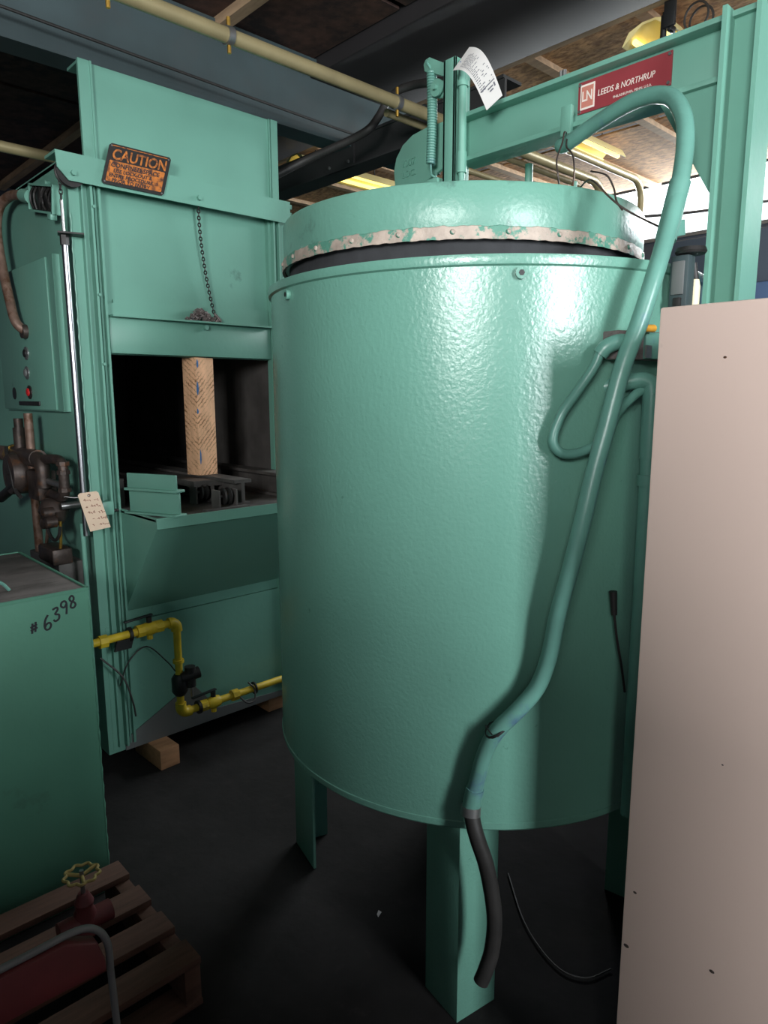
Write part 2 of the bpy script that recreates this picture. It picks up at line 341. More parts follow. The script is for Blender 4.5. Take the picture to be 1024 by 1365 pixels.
# ceiling lamps
def lamp(x0, x1, y0, y1, z, label, along='x'):
    t = thing('ceiling_lamp', ((x0 + x1) / 2, (y0 + y1) / 2, z), label, 'lamp', 'fluorescent ceiling lamps')
    if along == 'x':
        ym = (y0 + y1) / 2
        MB().prism([(y0, z), (y0 + 0.03, z + 0.05), (ym - 0.03, z + 0.07), (ym + 0.03, z + 0.07), (y1 - 0.03, z + 0.05), (y1, z), (y1 - 0.006, z), (ym + 0.03, z + 0.06), (ym - 0.03, z + 0.06), (y0 + 0.006, z)], 'x', x0, x1).build('reflector', 'fixture_white', t)
        for q in (y0 + 0.05, y1 - 0.05): MB().cyl((x0 + 0.02, q, z + 0.012), (x1 - 0.02, q, z + 0.012), 0.013, 12).build('tube', 'fixture_glow', t)
    else:
        xm = (x0 + x1) / 2
        MB().prism([(x0, z), (x0 + 0.03, z + 0.05), (xm - 0.03, z + 0.07), (xm + 0.03, z + 0.07), (x1 - 0.03, z + 0.05), (x1, z), (x1 - 0.006, z), (xm + 0.03, z + 0.06), (xm - 0.03, z + 0.06), (x0 + 0.006, z)], 'y', y0, y1).build('reflector', 'fixture_white', t)
        for q in (x0 + 0.05, x1 - 0.05): MB().cyl((q, y0 + 0.02, z + 0.012), (q, y1 - 0.02, z + 0.012), 0.013, 12).build('tube', 'fixture_glow', t)
    for e in (0.2, 0.8):
        px, py = (x0 + (x1 - x0) * e, (y0 + y1) / 2) if along == 'x' else ((x0 + x1) / 2, y0 + (y1 - y0) * e)
        MB().cyl((px, py, z + 0.065), (px, py, 3.46), 0.004, 6).build('hanger', 'dark_steel', t)
    return t
lamp(3.95, 4.62, 2.52, 2.74, 3.17, 'yellowed ceiling lamp seen under the boom beside the hose arch')
lamp(3.10, 3.75, 1.50, 1.74, 3.12, 'ceiling lamp above the crane boom at the top of the picture')
lamp(2.95, 3.85, 3.88, 4.10, 3.10, 'ceiling lamp behind the hood above the black cross beam')

hk = thing('ceiling_bracket', (3.08, 1.57, 3.1), 'dark iron bracket with cable loops hanging above the crane boom lamp', 'bracket')
MB().box(3.03, 3.045, 1.47, 1.52, 3.10, 3.20).build('plate', 'black_paint', hk, bevel=0.004)
MB().box(3.045, 3.09, 1.49, 1.51, 3.09, 3.115).build('arm', 'black_paint', hk, bevel=0.004)
MB().cyl((3.06, 1.53, 3.06), (3.06, 1.53, 3.16), 0.013, 10).build('socket', 'black_paint', hk)
for q in range(2):
    MB().tube([(3.16 + q * 0.05, 1.44 + 0.05 * math.cos(t), 3.16 + 0.055 * math.sin(t)) for t in [2 * math.pi * i / 24 for i in range(24)]], 0.005, 6, closed=True).build('cable_loop', 'black_rubber', hk)

# ================================================================== DRUM FURNACE
DX, DY = 1.646, 1.340
d = thing('drum_furnace', (DX, DY, 0), 'large teal cylindrical pit furnace drum standing on angle iron legs', 'furnace')
MB().lathe((DX, DY, 0), [(0.05, 0.575), (0.596, 0.575), (0.600, 0.58), (0.600, 1.872), (0.596, 1.876), (0.50, 1.876), (0.50, 0.62), (0.05, 0.62)], 160).build('shell', 'teal_drum', d)
MB().lathe((DX, DY, 0), [(0.598, 1.862), (0.607, 1.866), (0.609, 1.876), (0.607, 1.886), (0.598, 1.888), (0.595, 1.876)], 160).build('rim', 'teal_drum', d)
MB().lathe((DX, DY, 0), [(0.599, 0.588), (0.6025, 0.590), (0.6025, 0.596), (0.599, 0.598)], 160).build('weld_seam', 'teal_drum', d)
MB().lathe((DX, DY, 0), [(0.50, 1.84), (0.595, 1.84), (0.595, 1.882), (0.50, 1.882)], 96).build('top_ring', 'refractory', d)
def radial(ang): return Vector((math.cos(ang), math.sin(ang), 0))
for (bx_, by_, bz_) in ((1.238, 0.898, 1.848), (1.058, 1.469, 1.846)):
    a = math.atan2(by_ - DY, bx_ - DX); n = radial(a); c = Vector((DX, DY, bz_)) + n * 0.598
    k = MB().tube([c, c + n * 0.012], 0.0125, 16).build('plug', 'teal_drum', d)
    MB().tube([c + n * 0.012, c + n * 0.0125], 0.0065, 6).build('socket', 'black_paint', k)
# legs: angle irons
def angle_leg(corner, d1, d2, l1, l2, t=0.010):
    c = Vector((corner[0], corner[1], 0)); a = Vector((d1[0], d1[1], 0)).normalized(); e = Vector((d2[0], d2[1], 0)).normalized()
    m = MB(); P = [c, c + a * l1, c + a * l1 + e * t, c + a * t + e * t, c + e * l2 + a * t, c + e * l2]
    m.prism([(p.x, p.y) for p in P], 'z', 0.0, 0.60)
    return m.build('leg', 'teal_drum', d, bevel=0.0015)
angle_leg((1.197, 1.001), (0.985, -0.17), (0.17, 0.985), 0.130, 0.135)
angle_leg((1.335, 1.885), (-0.26, -0.965), (0.965, -0.26), 0.165, 0.12)
angle_leg((2.09, 1.68), (-0.985, 0.17), (-0.17, -0.985), 0.13, 0.13)
angle_leg((1.955, 0.865), (-0.17, 0.985), (-0.985, -0.17), 0.13, 0.13)
for p in ((1.205, 1.06), (1.30, 0.965)): MB().box(p[0] - 0.006, p[0] + 0.006, p[1] - 0.012, p[1] - 0.002, 0.545, 0.578).build('stop_tab', 'teal_drum', d)
# terminal box on the right flank with loop of small conduit and vertical pipe
tb = MB().obox((1.475, 0.756, 1.703), (0.97, -0.24, 0), (0.24, 0.97, 0), (0, 0, 1), 0.085, 0.024, 0.030).build('terminal_box', 'mauve_steel', d, bevel=0.003)
MB().obox((1.51, 0.721, 1.703), (0.97, -0.24, 0), (0.24, 0.97, 0), (0, 0, 1), 0.05, 0.005, 0.028).build('cover', 'teal_hose', tb, bevel=0.002)
el = MB().tube(smooth_path([(1.405, 0.748, 1.708), (1.382, 0.750, 1.708), (1.364, 0.766, 1.698), (1.357, 0.777, 1.682)]), 0.0165, 14).build('elbow', 'teal_hose', tb)
MB().tube(smooth_path([(1.357, 0.775, 1.689), (1.346, 0.784, 1.655), (1.322, 0.803, 1.609), (1.293, 0.819, 1.565), (1.279, 0.830, 1.523), (1.277, 0.830, 1.496), (1.294, 0.819, 1.476), (1.326, 0.803, 1.475), (1.363, 0.783, 1.49), (1.388, 0.770, 1.512), (1.411, 0.758, 1.561), (1.446, 0.742, 1.596), (1.467, 0.732, 1.609)], 8), 0.0105, 12).build('conduit_loop', 'teal_hose', d)
vp = MB().tube([(1.476, 0.716, 1.60), (1.478, 0.714, 0.60)], 0.0165, 14).build('standpipe', 'teal_hose', d)
MB().tube([(1.476, 0.716, 1.60), (1.477, 0.715, 1.46)], 0.020, 14).build('coupling', 'teal_hose', vp)
MB().tube(smooth_path([(1.476, 0.716, 1.60), (1.474, 0.72, 1.622), (1.462, 0.738, 1.630), (1.435, 0.775, 1.622), (1.42, 0.80, 1.615)]), 0.019, 12).build('elbow', 'teal_hose', vp)
MB().tube([(1.476, 0.716, 1.425), (1.477, 0.715, 1.40)], 0.0215, 14).build('clamp', 'teal_hose', vp)
tc_ = MB().tube([(1.421, 0.752, 1.160), (1.424, 0.748, 1.105)], [0.009, 0.007], 10).build('thermocouple', 'dark_steel', d)
MB().tube(smooth_path([(1.424, 0.748, 1.108), (1.435, 0.744, 1.047), (1.454, 0.739, 0.978), (1.470, 0.735, 0.909)]), 0.003, 8).build('lead', 'dark_steel', tc_)
yb = MB().tube([(1.416, 0.722, 1.736), (1.466, 0.716, 1.738)], 0.008, 12).build('ceramic_terminal', 'amber', d)
MB().box(1.438, 1.460, 0.714, 0.719, 1.676, 1.702).build('terminal_tag', 'zinc', d)

# ================================================================== LID
LX, LY = 1.738, 1.500
l = thing('furnace_lid', (LX, LY, 1.9), 'thick round teal lid with chipped pale lower band hanging over the drum', 'lid')
MB().lathe((LX, LY, 0), [(0.02, 1.972), (0.540, 1.972), (0.543, 1.985), (0.545, 1.99), (0.545, 2.090), (0.541, 2.097), (0.532, 2.100), (0.02, 2.100)], 160).build('shell', 'teal_lid', l)
bd = MB(); NB = 360; vs_ = []
for q in range(NB):
    a = 2 * math.pi * q / NB; rg = 0.0011 * math.sin(a * 37 + 3 * math.sin(a * 5)) + 0.0009 * math.sin(a * 83 + 2 * math.sin(a * 7)) + 0.0006 * math.sin(a * 151 + 2)
    lo = 1.9645 + 0.0007 * math.sin(a * 61 + 2 * math.sin(a * 9)) + 0.0005 * math.sin(a * 113); hi = 1.9955 + rg
    for rr_, zz_ in ((0.541, lo + 0.002), (0.5490, lo), (0.5500, lo + 0.006), (0.5485, hi - 0.002), (0.5452, hi), (0.541, hi)):
        vs_.append((LX + rr_ * math.cos(a), LY + rr_ * math.sin(a), zz_))
bd.add(vs_, [(q * 6 + k_, ((q + 1) % NB) * 6 + k_, ((q + 1) % NB) * 6 + (k_ + 1) % 6, q * 6 + (k_ + 1) % 6) for q in range(NB) for k_ in range(6)])
bd.build('band', 'chipped_strip', l)
MB().lathe((LX, LY, 0), [(0.02, 1.892), (0.505, 1.892), (0.520, 1.905), (0.528, 1.974), (0.02, 1.974)], 128).build('refractory_plug', 'refractory', l)
rv = None
for i in range(26):
    a = R(150 + i * 360 / 26); n = radial(a)
    if rv is None:
        rv = MB().lathe((0, 0, 0), [(0.0001, 0.0045), (0.004, 0.004), (0.0065, 0.0015), (0.007, -0.001), (0.0001, -0.001)], 10, axis='x').build('rivet', 'chipped_strip', l, origin=(0, 0, 0))
        ob = rv
    else:
        ob = rv.copy(); C.objects.link(ob); ob.parent = l
    ob.location = Vector((LX, LY, 1.981)) + n * 0.5495 - world_loc(l); ob.rotation_euler = (0, 0, a)
for (x, y) in ((1.62, 1.02), (1.90, 1.36), (1.66, 1.28)):
    MB().cyl((x, y, 2.098), (x, y, 2.30 if x > 1.8 else 2.125), 0.012 if x > 1.8 else 0.006, 12).build('lift_rod' if x > 1.8 else 'stud', 'teal_paint', l)

# ================================================================== JIB CRANE
j = thing('jib_crane', (1.71, 0.66, 0), 'teal steel jib post and boom carrying the drum lid', 'crane')
po = MB().box(1.66, 1.757, 0.620, 0.630, 0, 2.42).box(1.66, 1.757, 0.690, 0.700, 0, 2.42).box(1.704, 1.713, 0.630, 0.690, 0, 2.42).build('post', 'teal_paint', j)
MB().box(1.60, 1.82, 0.56, 0.76, 0, 0.012).build('base_plate', 'teal_paint', j)
MB().box(1.69, 1.772, 0.62, 1.47, 2.405, 2.417).box(1.69, 1.772, 0.70, 1.47, 2.283, 2.295).box(1.728, 1.736, 0.70, 1.47, 2.293, 2.407).build('boom', 'teal_paint', j, bevel=0.001)
MB().prism([(0.855, 2.285), (0.70, 2.285), (0.70, 2.06), (0.72, 2.055)], 'x', 1.704, 1.713).build('gusset', 'teal_paint', j)
ep = MB().prism([(1.50, 2.43), (1.63, 2.432), (1.69, 2.425), (1.735, 2.405), (1.765, 2.372), (1.776, 2.335), (1.770, 2.28), (1.755, 2.235), (1.70, 2.25), (1.56, 2.295), (1.50, 2.30)], 'x', 1.722, 1.735).build('end_plate', 'teal_paint', j, bevel=0.002)
text('lettering', '1007', 'teal_paint', ep, (1.7215, 1.735, 2.335), (0, -1, 0), (0, 0, 1), 0.030, 0.0035)
text('lettering', 'LOC.', 'teal_paint', ep, (1.7215, 1.735, 2.302), (0, -1, 0), (0, 0, 1), 0.028, 0.0035)
MB().cyl((1.73, 1.66, 2.115), (1.73, 1.85, 2.18), 0.02, 12).build('hinge_tube', 'teal_paint', j)
# lifting head
hd = MB().box(1.672, 1.68, 1.467, 1.513, 2.10, 2.572).box(1.672, 1.74, 1.505, 1.513, 2.10, 2.572).box(1.672, 1.74, 1.467, 1.475, 2.10, 2.572).build('lift_channel', 'teal_paint', j, bevel=0.001)
MB().prism([(1.49, 2.575), (1.52, 2.572), (1.555, 2.592), (1.575, 2.604), (1.592, 2.602), (1.60, 2.59), (1.595, 2.57), (1.575, 2.562), (1.52, 2.535), (1.49, 2.535)], 'x', 1.676, 1.692).build('lift_arm', 'teal_paint', hd, bevel=0.002)
MB().lathe((1.665, 1.536, 2.505), [(0.002, 0), (0.024, 0), (0.024, 0.006), (0.019, 0.010), (0.019, 0.016), (0.024, 0.020), (0.024, 0.026), (0.002, 0.026)], 24, axis='x').build('pulley', 'teal_paint', j)
MB().cyl((1.655, 1.536, 2.505), (1.70, 1.536, 2.505), 0.007, 10).build('pulley_pin', 'teal_paint', j)
sp = []
for i in range(34 * 12 + 1):
    a = 2 * math.pi * i / 12; sp.append((1.684 + 0.0125 * math.cos(a), 1.572 + 0.0125 * math.sin(a) - 0.004 * math.sin(i / 408 * 3.1), 2.565 - 0.262 * i / 408))
spr = MB().tube(sp, 0.0040, 8).build('spring', 'teal_hose', j)
MB().tube(smooth_path([(1.684, 1.572, 2.562), (1.676, 1.572, 2.575), (1.672, 1.580, 2.588), (1.684, 1.585, 2.598), (1.694, 1.578, 2.588)]), 0.0035, 8).build('hook', 'teal_hose', spr)
MB().tube(smooth_path([(1.684, 1.572, 2.304), (1.684, 1.572, 2.285), (1.676, 1.562, 2.268), (1.684, 1.552, 2.262), (1.690, 1.556, 2.28)]), 0.0035, 8).build('hook', 'teal_hose', spr)
MB().box(1.668, 1.70, 1.530, 1.585, 2.10, 2.255).build('anchor_lug', 'teal_paint', j, bevel=0.004)
cy = MB().cyl((1.684, 1.4475, 2.28), (1.684, 1.4475, 2.535), 0.0125, 16).build('lift_cylinder', 'teal_paint', j)
MB().cyl((1.684, 1.4475, 2.486), (1.684, 1.4475, 2.500), 0.0175, 16).build('collar', 'teal_paint', cy)
MB().cyl((1.684, 1.4475, 2.25), (1.684, 1.4475, 2.308), 0.0155, 16).build('gland', 'teal_paint', cy)
MB().cyl((1.684, 1.4475, 2.10), (1.684, 1.4475, 2.26), 0.010, 12).build('piston_rod', 'teal_paint', cy)
MB().cyl((1.684, 1.4475, 2.535), (1.684, 1.4475, 2.562), 0.006, 8).build('air_fitting', 'brass', cy)
for (y, z) in ((1.15, 2.418), (1.14, 2.418)): MB().cyl((1.74, y, z), (1.74, y, z + 0.035), 0.005, 8).build('stud', 'zinc', j)
hb = MB().box(1.676, 1.69, 1.075, 1.105, 2.262, 2.335).build('hanger_bracket', 'teal_paint', j, bevel=0.002)
# nameplate on the web
npl = MB().box(1.7235, 1.7275, 0.836, 1.085, 2.322, 2.398).build('nameplate', 'plate_red', j)
tag(npl, 'dark red nameplate with white lettering on the boom')
text('lettering', 'LEEDS & NORTHRUP', 'plate_white', npl, (1.7230, 1.029, 2.352), (0, -1, 0), (0, 0, 1), 0.0205, 0.0004, shear=0.18, sx=0.80)
text('lettering', 'PHILADELPHIA, PENN. U.S.A.', 'plate_white', npl, (1.7230, 0.985, 2.334), (0, -1, 0), (0, 0, 1), 0.0085, 0.0003, sx=0.95)
lg = MB().box(1.7226, 1.7234, 1.037, 1.078, 2.330, 2.390).build('logo', 'plate_white', npl)
MB().box(1.7222, 1.7228, 1.0405, 1.0745, 2.335, 2.385).build('logo_field', 'plate_salmon', lg)
text('lettering', 'LN', 'plate_white', lg, (1.7220, 1.0735, 2.350), (0, -1, 0), (0, 0, 1), 0.034, 0.0003, bold=0.0006, sx=0.72)
for (y, z) in ((0.842, 2.391), (0.842, 2.328), (1.079, 2.391), (1.079, 2.328)):
    MB().cyl((1.7235, y, z), (1.7205, y, z), 0.004, 8).build('screw', 'zinc', npl)

# ================================================================== BIG FLEXIBLE HOSE
h = thing('flexible_hose', (1.25, 0.83, 0.95), 'thick teal hose arching off the boom and down the drum front', 'hose')
hp = [(1.690, 1.110, 2.245), (1.673, 1.079, 2.240), (1.655, 0.983, 2.262), (1.632, 0.872, 2.275), (1.612, 0.789, 2.255), (1.583, 0.738, 2.199), (1.548, 0.711, 2.124), (1.517, 0.704, 2.028), (1.468, 0.700, 1.930), (1.418, 0.698, 1.836), (1.390, 0.710, 1.745), (1.358, 0.725, 1.654), (1.331, 0.739, 1.532), (1.311, 0.751, 1.439), (1.294, 0.761, 1.344), (1.279, 0.778, 1.229), (1.269, 0.798, 1.126), (1.265, 0.813, 1.029), (1.250, 0.830, 0.958), (1.220, 0.857, 0.905), (1.187, 0.892, 0.850), (1.172, 0.912, 0.793), (1.163, 0.927, 0.716), (1.156, 0.935, 0.664)]
MB().tube(smooth_path(hp, 6), 0.0185, 18).build('outer_sleeve', 'teal_hose', h)
MB().tube([(1.521, 0.704, 2.04), (1.479, 0.708, 1.918)], 0.0215, 18).build('coupling', 'teal_hose', h)
MB().obox((1.513, 0.700, 1.945), (0.9, -0.1, 0.2), (0.1, 1, 0), (-0.2, 0, 0.97), 0.022, 0.006, 0.016).build('clamp_ear', 'teal_hose', h, bevel=0.002)
MB().tube([(1.162, 0.929, 0.706), (1.156, 0.936, 0.655)], 0.0215, 18).build('ferrule', 'teal_hose', h)
MB().tube([(1.157, 0.936, 0.66), (1.153, 0.934, 0.640)], 0.0235, 18).build('hose_clamp', 'zinc', h)
MB().tube(smooth_path([(1.158, 0.940, 0.672), (1.152, 0.926, 0.63), (1.153, 0.912, 0.590), (1.167, 0.892, 0.514), (1.181, 0.879, 0.396), (1.182, 0.884, 0.302), (1.172, 0.892, 0.25), (1.162, 0.899, 0.216)]), 0.0185, 16).build('rubber_tail', 'black_rubber', h)
tag(h.children[-1], 'worn black rubber hose end')
wm = MB()
for q in range(5):
    a0 = q * 1.3; wm.tube(smooth_path([(1.188 + 0.024 * math.cos(a0 + t), 0.893 + 0.024 * math.sin(a0 + t), 0.852 + 0.010 * math.sin(q * 2 + t * 1.7)) for t in [x * 0.9 for x in range(6)]], 4), 0.0016, 6)
tag(wm.build('tie_wire', 'dark_steel', h), kind='stuff')
for i, (pts, lb) in enumerate(([[(1.684, 1.09, 2.27), (1.631, 1.063, 2.253), (1.618, 1.059, 2.225), (1.590, 1.055, 2.178), (1.575, 1.04, 2.135), (1.60, 1.05, 2.106)], 'thin twisted wire dangling from the boom, left one above the lid'],
        [[(1.684, 1.085, 2.27), (1.624, 1.051, 2.216), (1.611, 1.024, 2.187), (1.60, 1.01, 2.144), (1.61, 1.02, 2.106)], 'thin wire dangling from the hose start, right one above the lid'],
        [[(1.61, 1.0, 2.104), (1.529, 0.92, 2.09), (1.524, 0.869, 2.043), (1.531, 0.842, 2.018), (1.546, 0.809, 1.994), (1.534, 0.744, 1.956)], 'dark wire drooping over the lid edge to the hose clamp'],
        [[(1.56, 0.94, 2.12), (1.553, 0.895, 2.10), (1.553, 0.875, 2.069), (1.535, 0.856, 2.033), (1.533, 0.839, 2.01)], 'short dark wire crossing the drooping one at the lid edge'])):
    tag(MB().tube(smooth_path(pts), 0.0022, 6).build('loose_wire', 'rusty_iron'), lb, 'wire')

# ---- white paper tag tied to the lift head
pt = thing('paper_tag', (1.655, 1.40, 2.5), 'white printed paper tag curling beside the lift spring', 'tag')
c00 = Vector((1.640, 1.449, 2.517)); c10 = Vector((1.640, 1.388, 2.559)); c01 = Vector((1.640, 1.330, 2.382)); c11 = Vector((1.640, 1.276, 2.405))
def PS(u, v):
    p = c00.lerp(c10, u).lerp(c01.lerp(c11, u), v)
    k = math.sin(math.pi * v)
    return p + Vector((-0.018 * k + 0.01 * v, -0.012 * k, 0.030 * k))
pv = [PS(i / 6, k / 14) for k in range(15) for i in range(7)]
pf = [(k * 7 + i, k * 7 + i + 1, (k + 1) * 7 + i + 1, (k + 1) * 7 + i) for k in range(14) for i in range(6)]
m_ = MB(); m_.add(pv, pf); m_.add([v + Vector((0.0006, 0, 0)) for v in pv], [f[::-1] for f in pf])
m_.build('sheet', 'paper', pt)
def strip(mb, u0, u1, v0, v1):
    n = 4; vs_ = []
    for k in range(n + 1):
        t = u0 + (u1 - u0) * k / n
        vs_ += [PS(t, v0) + Vector((-0.0008, 0, 0)), PS(t, v1) + Vector((-0.0008, 0, 0))]
    mb.add(vs_, [(2 * k, 2 * k + 1, 2 * k + 3, 2 * k + 2) for k in range(n)])
pr = MB(); rnd = random.Random(3)
for r_ in range(22):
    v = 0.18 + r_ * 0.030
    u = 0.12
    while u < 0.88:
        e = u + rnd.uniform(0.04, 0.14)
        if (r_ < 8 and u < 0.7) or (r_ >= 8 and (u < 0.3 or rnd.random() < 0.25)): strip(pr, u, min(e, 0.9), v, v + 0.010)
        u = e + 0.03
strip(pr, 0.08, 0.92, 0.80, 0.812); strip(pr, 0.45, 0.75, 0.84, 0.855); strip(pr, 0.5, 0.72, 0.87, 0.885); strip(pr, 0.80, 0.88, 0.83, 0.87)
tag(pr.build('printed_lines', 'ink_grey', pt, smooth=False), kind='stuff')
MB().lathe((1.6375, 1.415, 2.525), [(0.003, 0), (0.007, 0), (0.007, 0.001), (0.003, 0.001)], 14, axis='x').build('eyelet', 'ink_grey', pt)
MB().tube(smooth_path([(1.684, 1.447, 2.545), (1.66, 1.435, 2.545), (1.645, 1.42, 2.535), (1.636, 1.415, 2.528)]), 0.0015, 6).build('string', 'blue_paint', pt)

# ================================================================== BOX FURNACE (left)
g = thing('box_furnace', (1.5, 2.8, 0), 'tall teal box furnace with propped door and dark open chamber', 'furnace')
T = 'teal_paint'
MB().prism([(2.83, 0.09), (4.7, 0.09), (4.7, 2.47), (2.83, 2.47)], 'x', 1.03, 1.06).build('side_panel', T, g)
MB().box(2.02, 2.05, 2.83, 4.7, 0.09, 2.47).build('side_panel', T, g)
MB().box(1.03, 2.05, 4.68, 4.72, 0.09, 2.47).build('back_panel', T, g)
MB().box(1.03, 2.05, 2.80, 4.7, 2.455, 2.475).build('roof_panel', T, g)
cp = MB().box(1.03, 1.14, 2.80, 2.83, 0.09, 2.44).build('column', T, g)
MB().box(1.068, 1.074, 2.775, 2.80, 0.12, 2.40).build('guide_rib', T, cp)
MB().box(1.097, 1.106, 2.765, 2.80, 0.12, 2.40).build('guide_rib', T, cp)
MB().box(1.118, 1.123, 2.785, 2.80, 0.12, 2.40).build('guide_rib', T, cp)
MB().box(1.132, 1.141, 2.778, 2.81, 0.12, 2.40).build('guide_rib', T, cp)
wl = [(1.032 + 0.0015 * math.sin(i * 1.9), 2.799, 1.10 + i * 0.02) for i in range(60)]
MB().tube(wl, [0.0035 + 0.0016 * math.sin(i * 2.3) for i in range(60)], 6).build('weld_bead', T, cp)
for z in (2.30, 1.98, 1.72): MB().cyl((1.105, 2.765, z), (1.105, 2.755, z), 0.006, 6).build('bolt', T, cp)
cq = MB().box(1.912, 2.05, 2.80, 2.83, 0.09, 2.44).build('column', T, g)
MB().box(1.925, 1.934, 2.775, 2.80, 0.12, 2.40).build('guide_rib', T, cq)
MB().box(1.955, 1.962, 2.775, 2.80, 0.12, 2.40).build('guide_rib', T, cq)
# door
dr = MB().box(1.141, 1.912, 2.825, 2.85, 1.762, 2.45).build('door', T, g)
MB().box(1.150, 1.908, 2.795, 2.826, 1.765, 1.905).build('door_skirt', T, dr, bevel=0.003)
MB().prism([(1.152, 1.911), (1.152, 1.955), (1.178, 1.962), (1.178, 1.975), (1.908, 1.985), (1.908, 1.911)], 'y', 2.812, 2.818).box(1.152, 1.908, 2.760, 2.826, 1.905, 1.912).build('ledge', T, dr)
MB().cyl((1.567, 2.800, 1.888), (1.567, 2.775, 1.888), 0.011, 6).build('bolt', T, dr)
# canopy strip over the pulleys
cn = MB().prism([(0.972, 2.468), (0.976, 2.411), (1.015, 2.371), (1.975, 2.373), (1.998, 2.395), (1.998, 2.468)], 'y', 2.742, 2.748).box(0.972, 1.998, 2.748, 2.85, 2.458, 2.468).build('canopy', T, g)
for (x, z) in ((1.030, 2.398), (1.535, 2.402)):
    MB().cyl((x, 2.742, z), (x, 2.728, z), 0.010, 6).build('bolt', T, cn)
# raised hood above
ho = MB().box(1.095, 1.968, 2.800, 2.806, 2.46, 2.815).box(1.095, 1.968, 2.806, 2.90, 2.805, 2.815).build('hood', T, g)
MB().box(1.092, 1.138, 2.786, 2.80, 2.46, 2.817).build('side_strip', T, ho)
MB().box(1.134, 1.141, 2.782, 2.80, 2.46, 2.817).build('side_strip', T, ho)
MB().box(1.935, 1.970, 2.788, 2.80, 2.46, 2.815).build('side_strip', T, ho)
MB().box(1.925, 1.931, 2.790, 2.80, 2.46, 2.815).build('side_strip', T, ho)
# shelf, chute and lower front
sh = MB().box(1.14, 2.02, 2.455, 2.463, 1.100, 1.142).box(1.14, 2.02, 2.463, 2.83, 1.128, 1.136).box(1.14, 1.148, 2.463, 2.80, 1.100, 1.142).build('shelf', T, g)
MB().box(1.149, 2.02, 2.464, 2.84, 1.136, 1.1375).build('shelf_liner', 'sooty_steel', sh)
MB().prism([(2.463, 1.100), (2.805, 0.700), (2.805, 1.100)], 'x', 1.143, 2.02).build('chute', T, g)
MB().box(1.06, 2.03, 2.806, 2.83, 0.655, 1.13).build('front_panel', T, g)
lp = MB().box(1.05, 2.03, 2.798, 2.83, 0.10, 0.652).build('front_panel', T, g)
MB().prism([(1.10, 0.09), (1.10, 0.14), (1.42, 0.30), (1.55, 0.14), (2.0, 0.11), (2.0, 0.09)], 'y', 2.790, 2.797).build('skirt_patch', 'grey_steel', g)
# chamber
MB().box(1.06, 1.12, 2.85, 4.66, 1.10, 2.0).build('chamber_wall', 'sooty_brick', g)
MB().box(1.955, 2.02, 2.85, 4.66, 1.10, 2.0).build('chamber_wall', 'sooty_brick', g)
MB().box(1.06, 2.02, 4.55, 4.66, 1.10, 2.0).build('chamber_wall', 'sooty_brick', g)
MB().box(1.06, 2.02, 2.86, 4.66, 1.90, 2.0).build('chamber_roof', 'sooty_brick', g)
MB().box(1.06, 2.02, 2.84, 4.66, 1.05, 1.136).build('hearth', 'sooty_steel', g)
for x in (1.18, 1.27): MB().box(x, x + 0.03, 2.90, 4.5, 1.136, 1.25).build('hearth_rail', 'sooty_steel', g)
for (x, y0) in ((1.575, 2.545), (1.86, 2.60)):
    rl = MB().box(x - 0.008, x + 0.008, y0, 4.5, 1.150, 1.232).box(x - 0.042, x + 0.042, y0, 4.5, 1.232, 1.246).box(x - 0.035, x + 0.035, y0, 4.5, 1.138, 1.150).build('hearth_rail', 'sooty_steel', g)
MB().box(1.43, 1.57, 2.70, 4.5, 1.21, 1.236).build('hearth_rail', 'sooty_steel', g)
MB().box(1.24, 1.40, 2.80, 4.5, 1.20, 1.225).build('hearth_rail', 'sooty_steel', g)
for y in (2.53, 2.72):
    rk = MB().lathe((1.462, y, 1.187), [(0.008, 0), (0.032, 0), (0.036, 0.004), (0.036, 0.008), (0.028, 0.012), (0.028, 0.024), (0.036, 0.028), (0.036, 0.032), (0.008, 0.032)], 24, axis='x').build('roller', 'dark_steel', g)
    MB().cyl((1.435, y, 1.187), (1.515, y, 1.187), 0.008, 10).build('axle', 'zinc', rk)
    MB().box(1.432, 1.440, y - 0.03, y + 0.03, 1.139, 1.215).build('roller_cheek', 'sooty_steel', rk)
    MB().box(1.512, 1.520, y - 0.03, y + 0.03, 1.139, 1.215).build('roller_cheek', 'sooty_steel', rk)
MB().box(1.36, 1.56, 2.475, 2.505, 1.1375, 1.147).build('stop_bar', 'sooty_steel', g)
# lift rod, pulley, chain end on the corner
pul = MB().lathe((1.028, 2.765, 2.405), [(0.004, -0.012), (0.052, -0.012), (0.052, -0.007), (0.044, -0.002), (0.044, 0.002), (0.052, 0.007), (0.052, 0.012), (0.004, 0.012)], 28, axis='y').build('pulley', 'dark_steel', g)
rd = MB().cyl((0.998, 2.785, 1.05), (0.998, 2.785, 2.16), 0.0115, 16).build('lift_rod', 'chrome', g)
MB().cyl((0.998, 2.785, 2.15), (0.998, 2.785, 2.185), 0.016, 6).build('gland_nut', 'dark_steel', rd)
MB().obox((1.018, 2.772, 2.190), (1, -0.35, 0), (0.35, 1, 0), (0, 0, 1), 0.045, 0.028, 0.003).build('stop_plate', 'dark_steel', rd)
MB().cyl((0.998, 2.785, 2.19), (0.996, 2.782, 2.31), 0.006, 8).build('rod_end', 'zinc', rd)
ch = MB()
def link(mb, c, a, b, lng=0.0105, wid=0.006, r=0.0017):
    c = Vector(c); a = Vector(a).normalized() * lng; b = Vector(b).normalized() * wid
    mb.tube([c + a * math.cos(t) + b * math.sin(t) for t in [2 * math.pi * q / 8 for q in range(8)]], r, 5, closed=True)
for q in range(6): link(ch, (0.994, 2.775, 2.318 + q * 0.016), (0, 0, 1), (1, 0, 0) if q % 2 else (0, 1, 0), 0.011, 0.006, 0.0022)
tag(ch.build('lift_chain', 'dark_steel', g), kind='stuff')
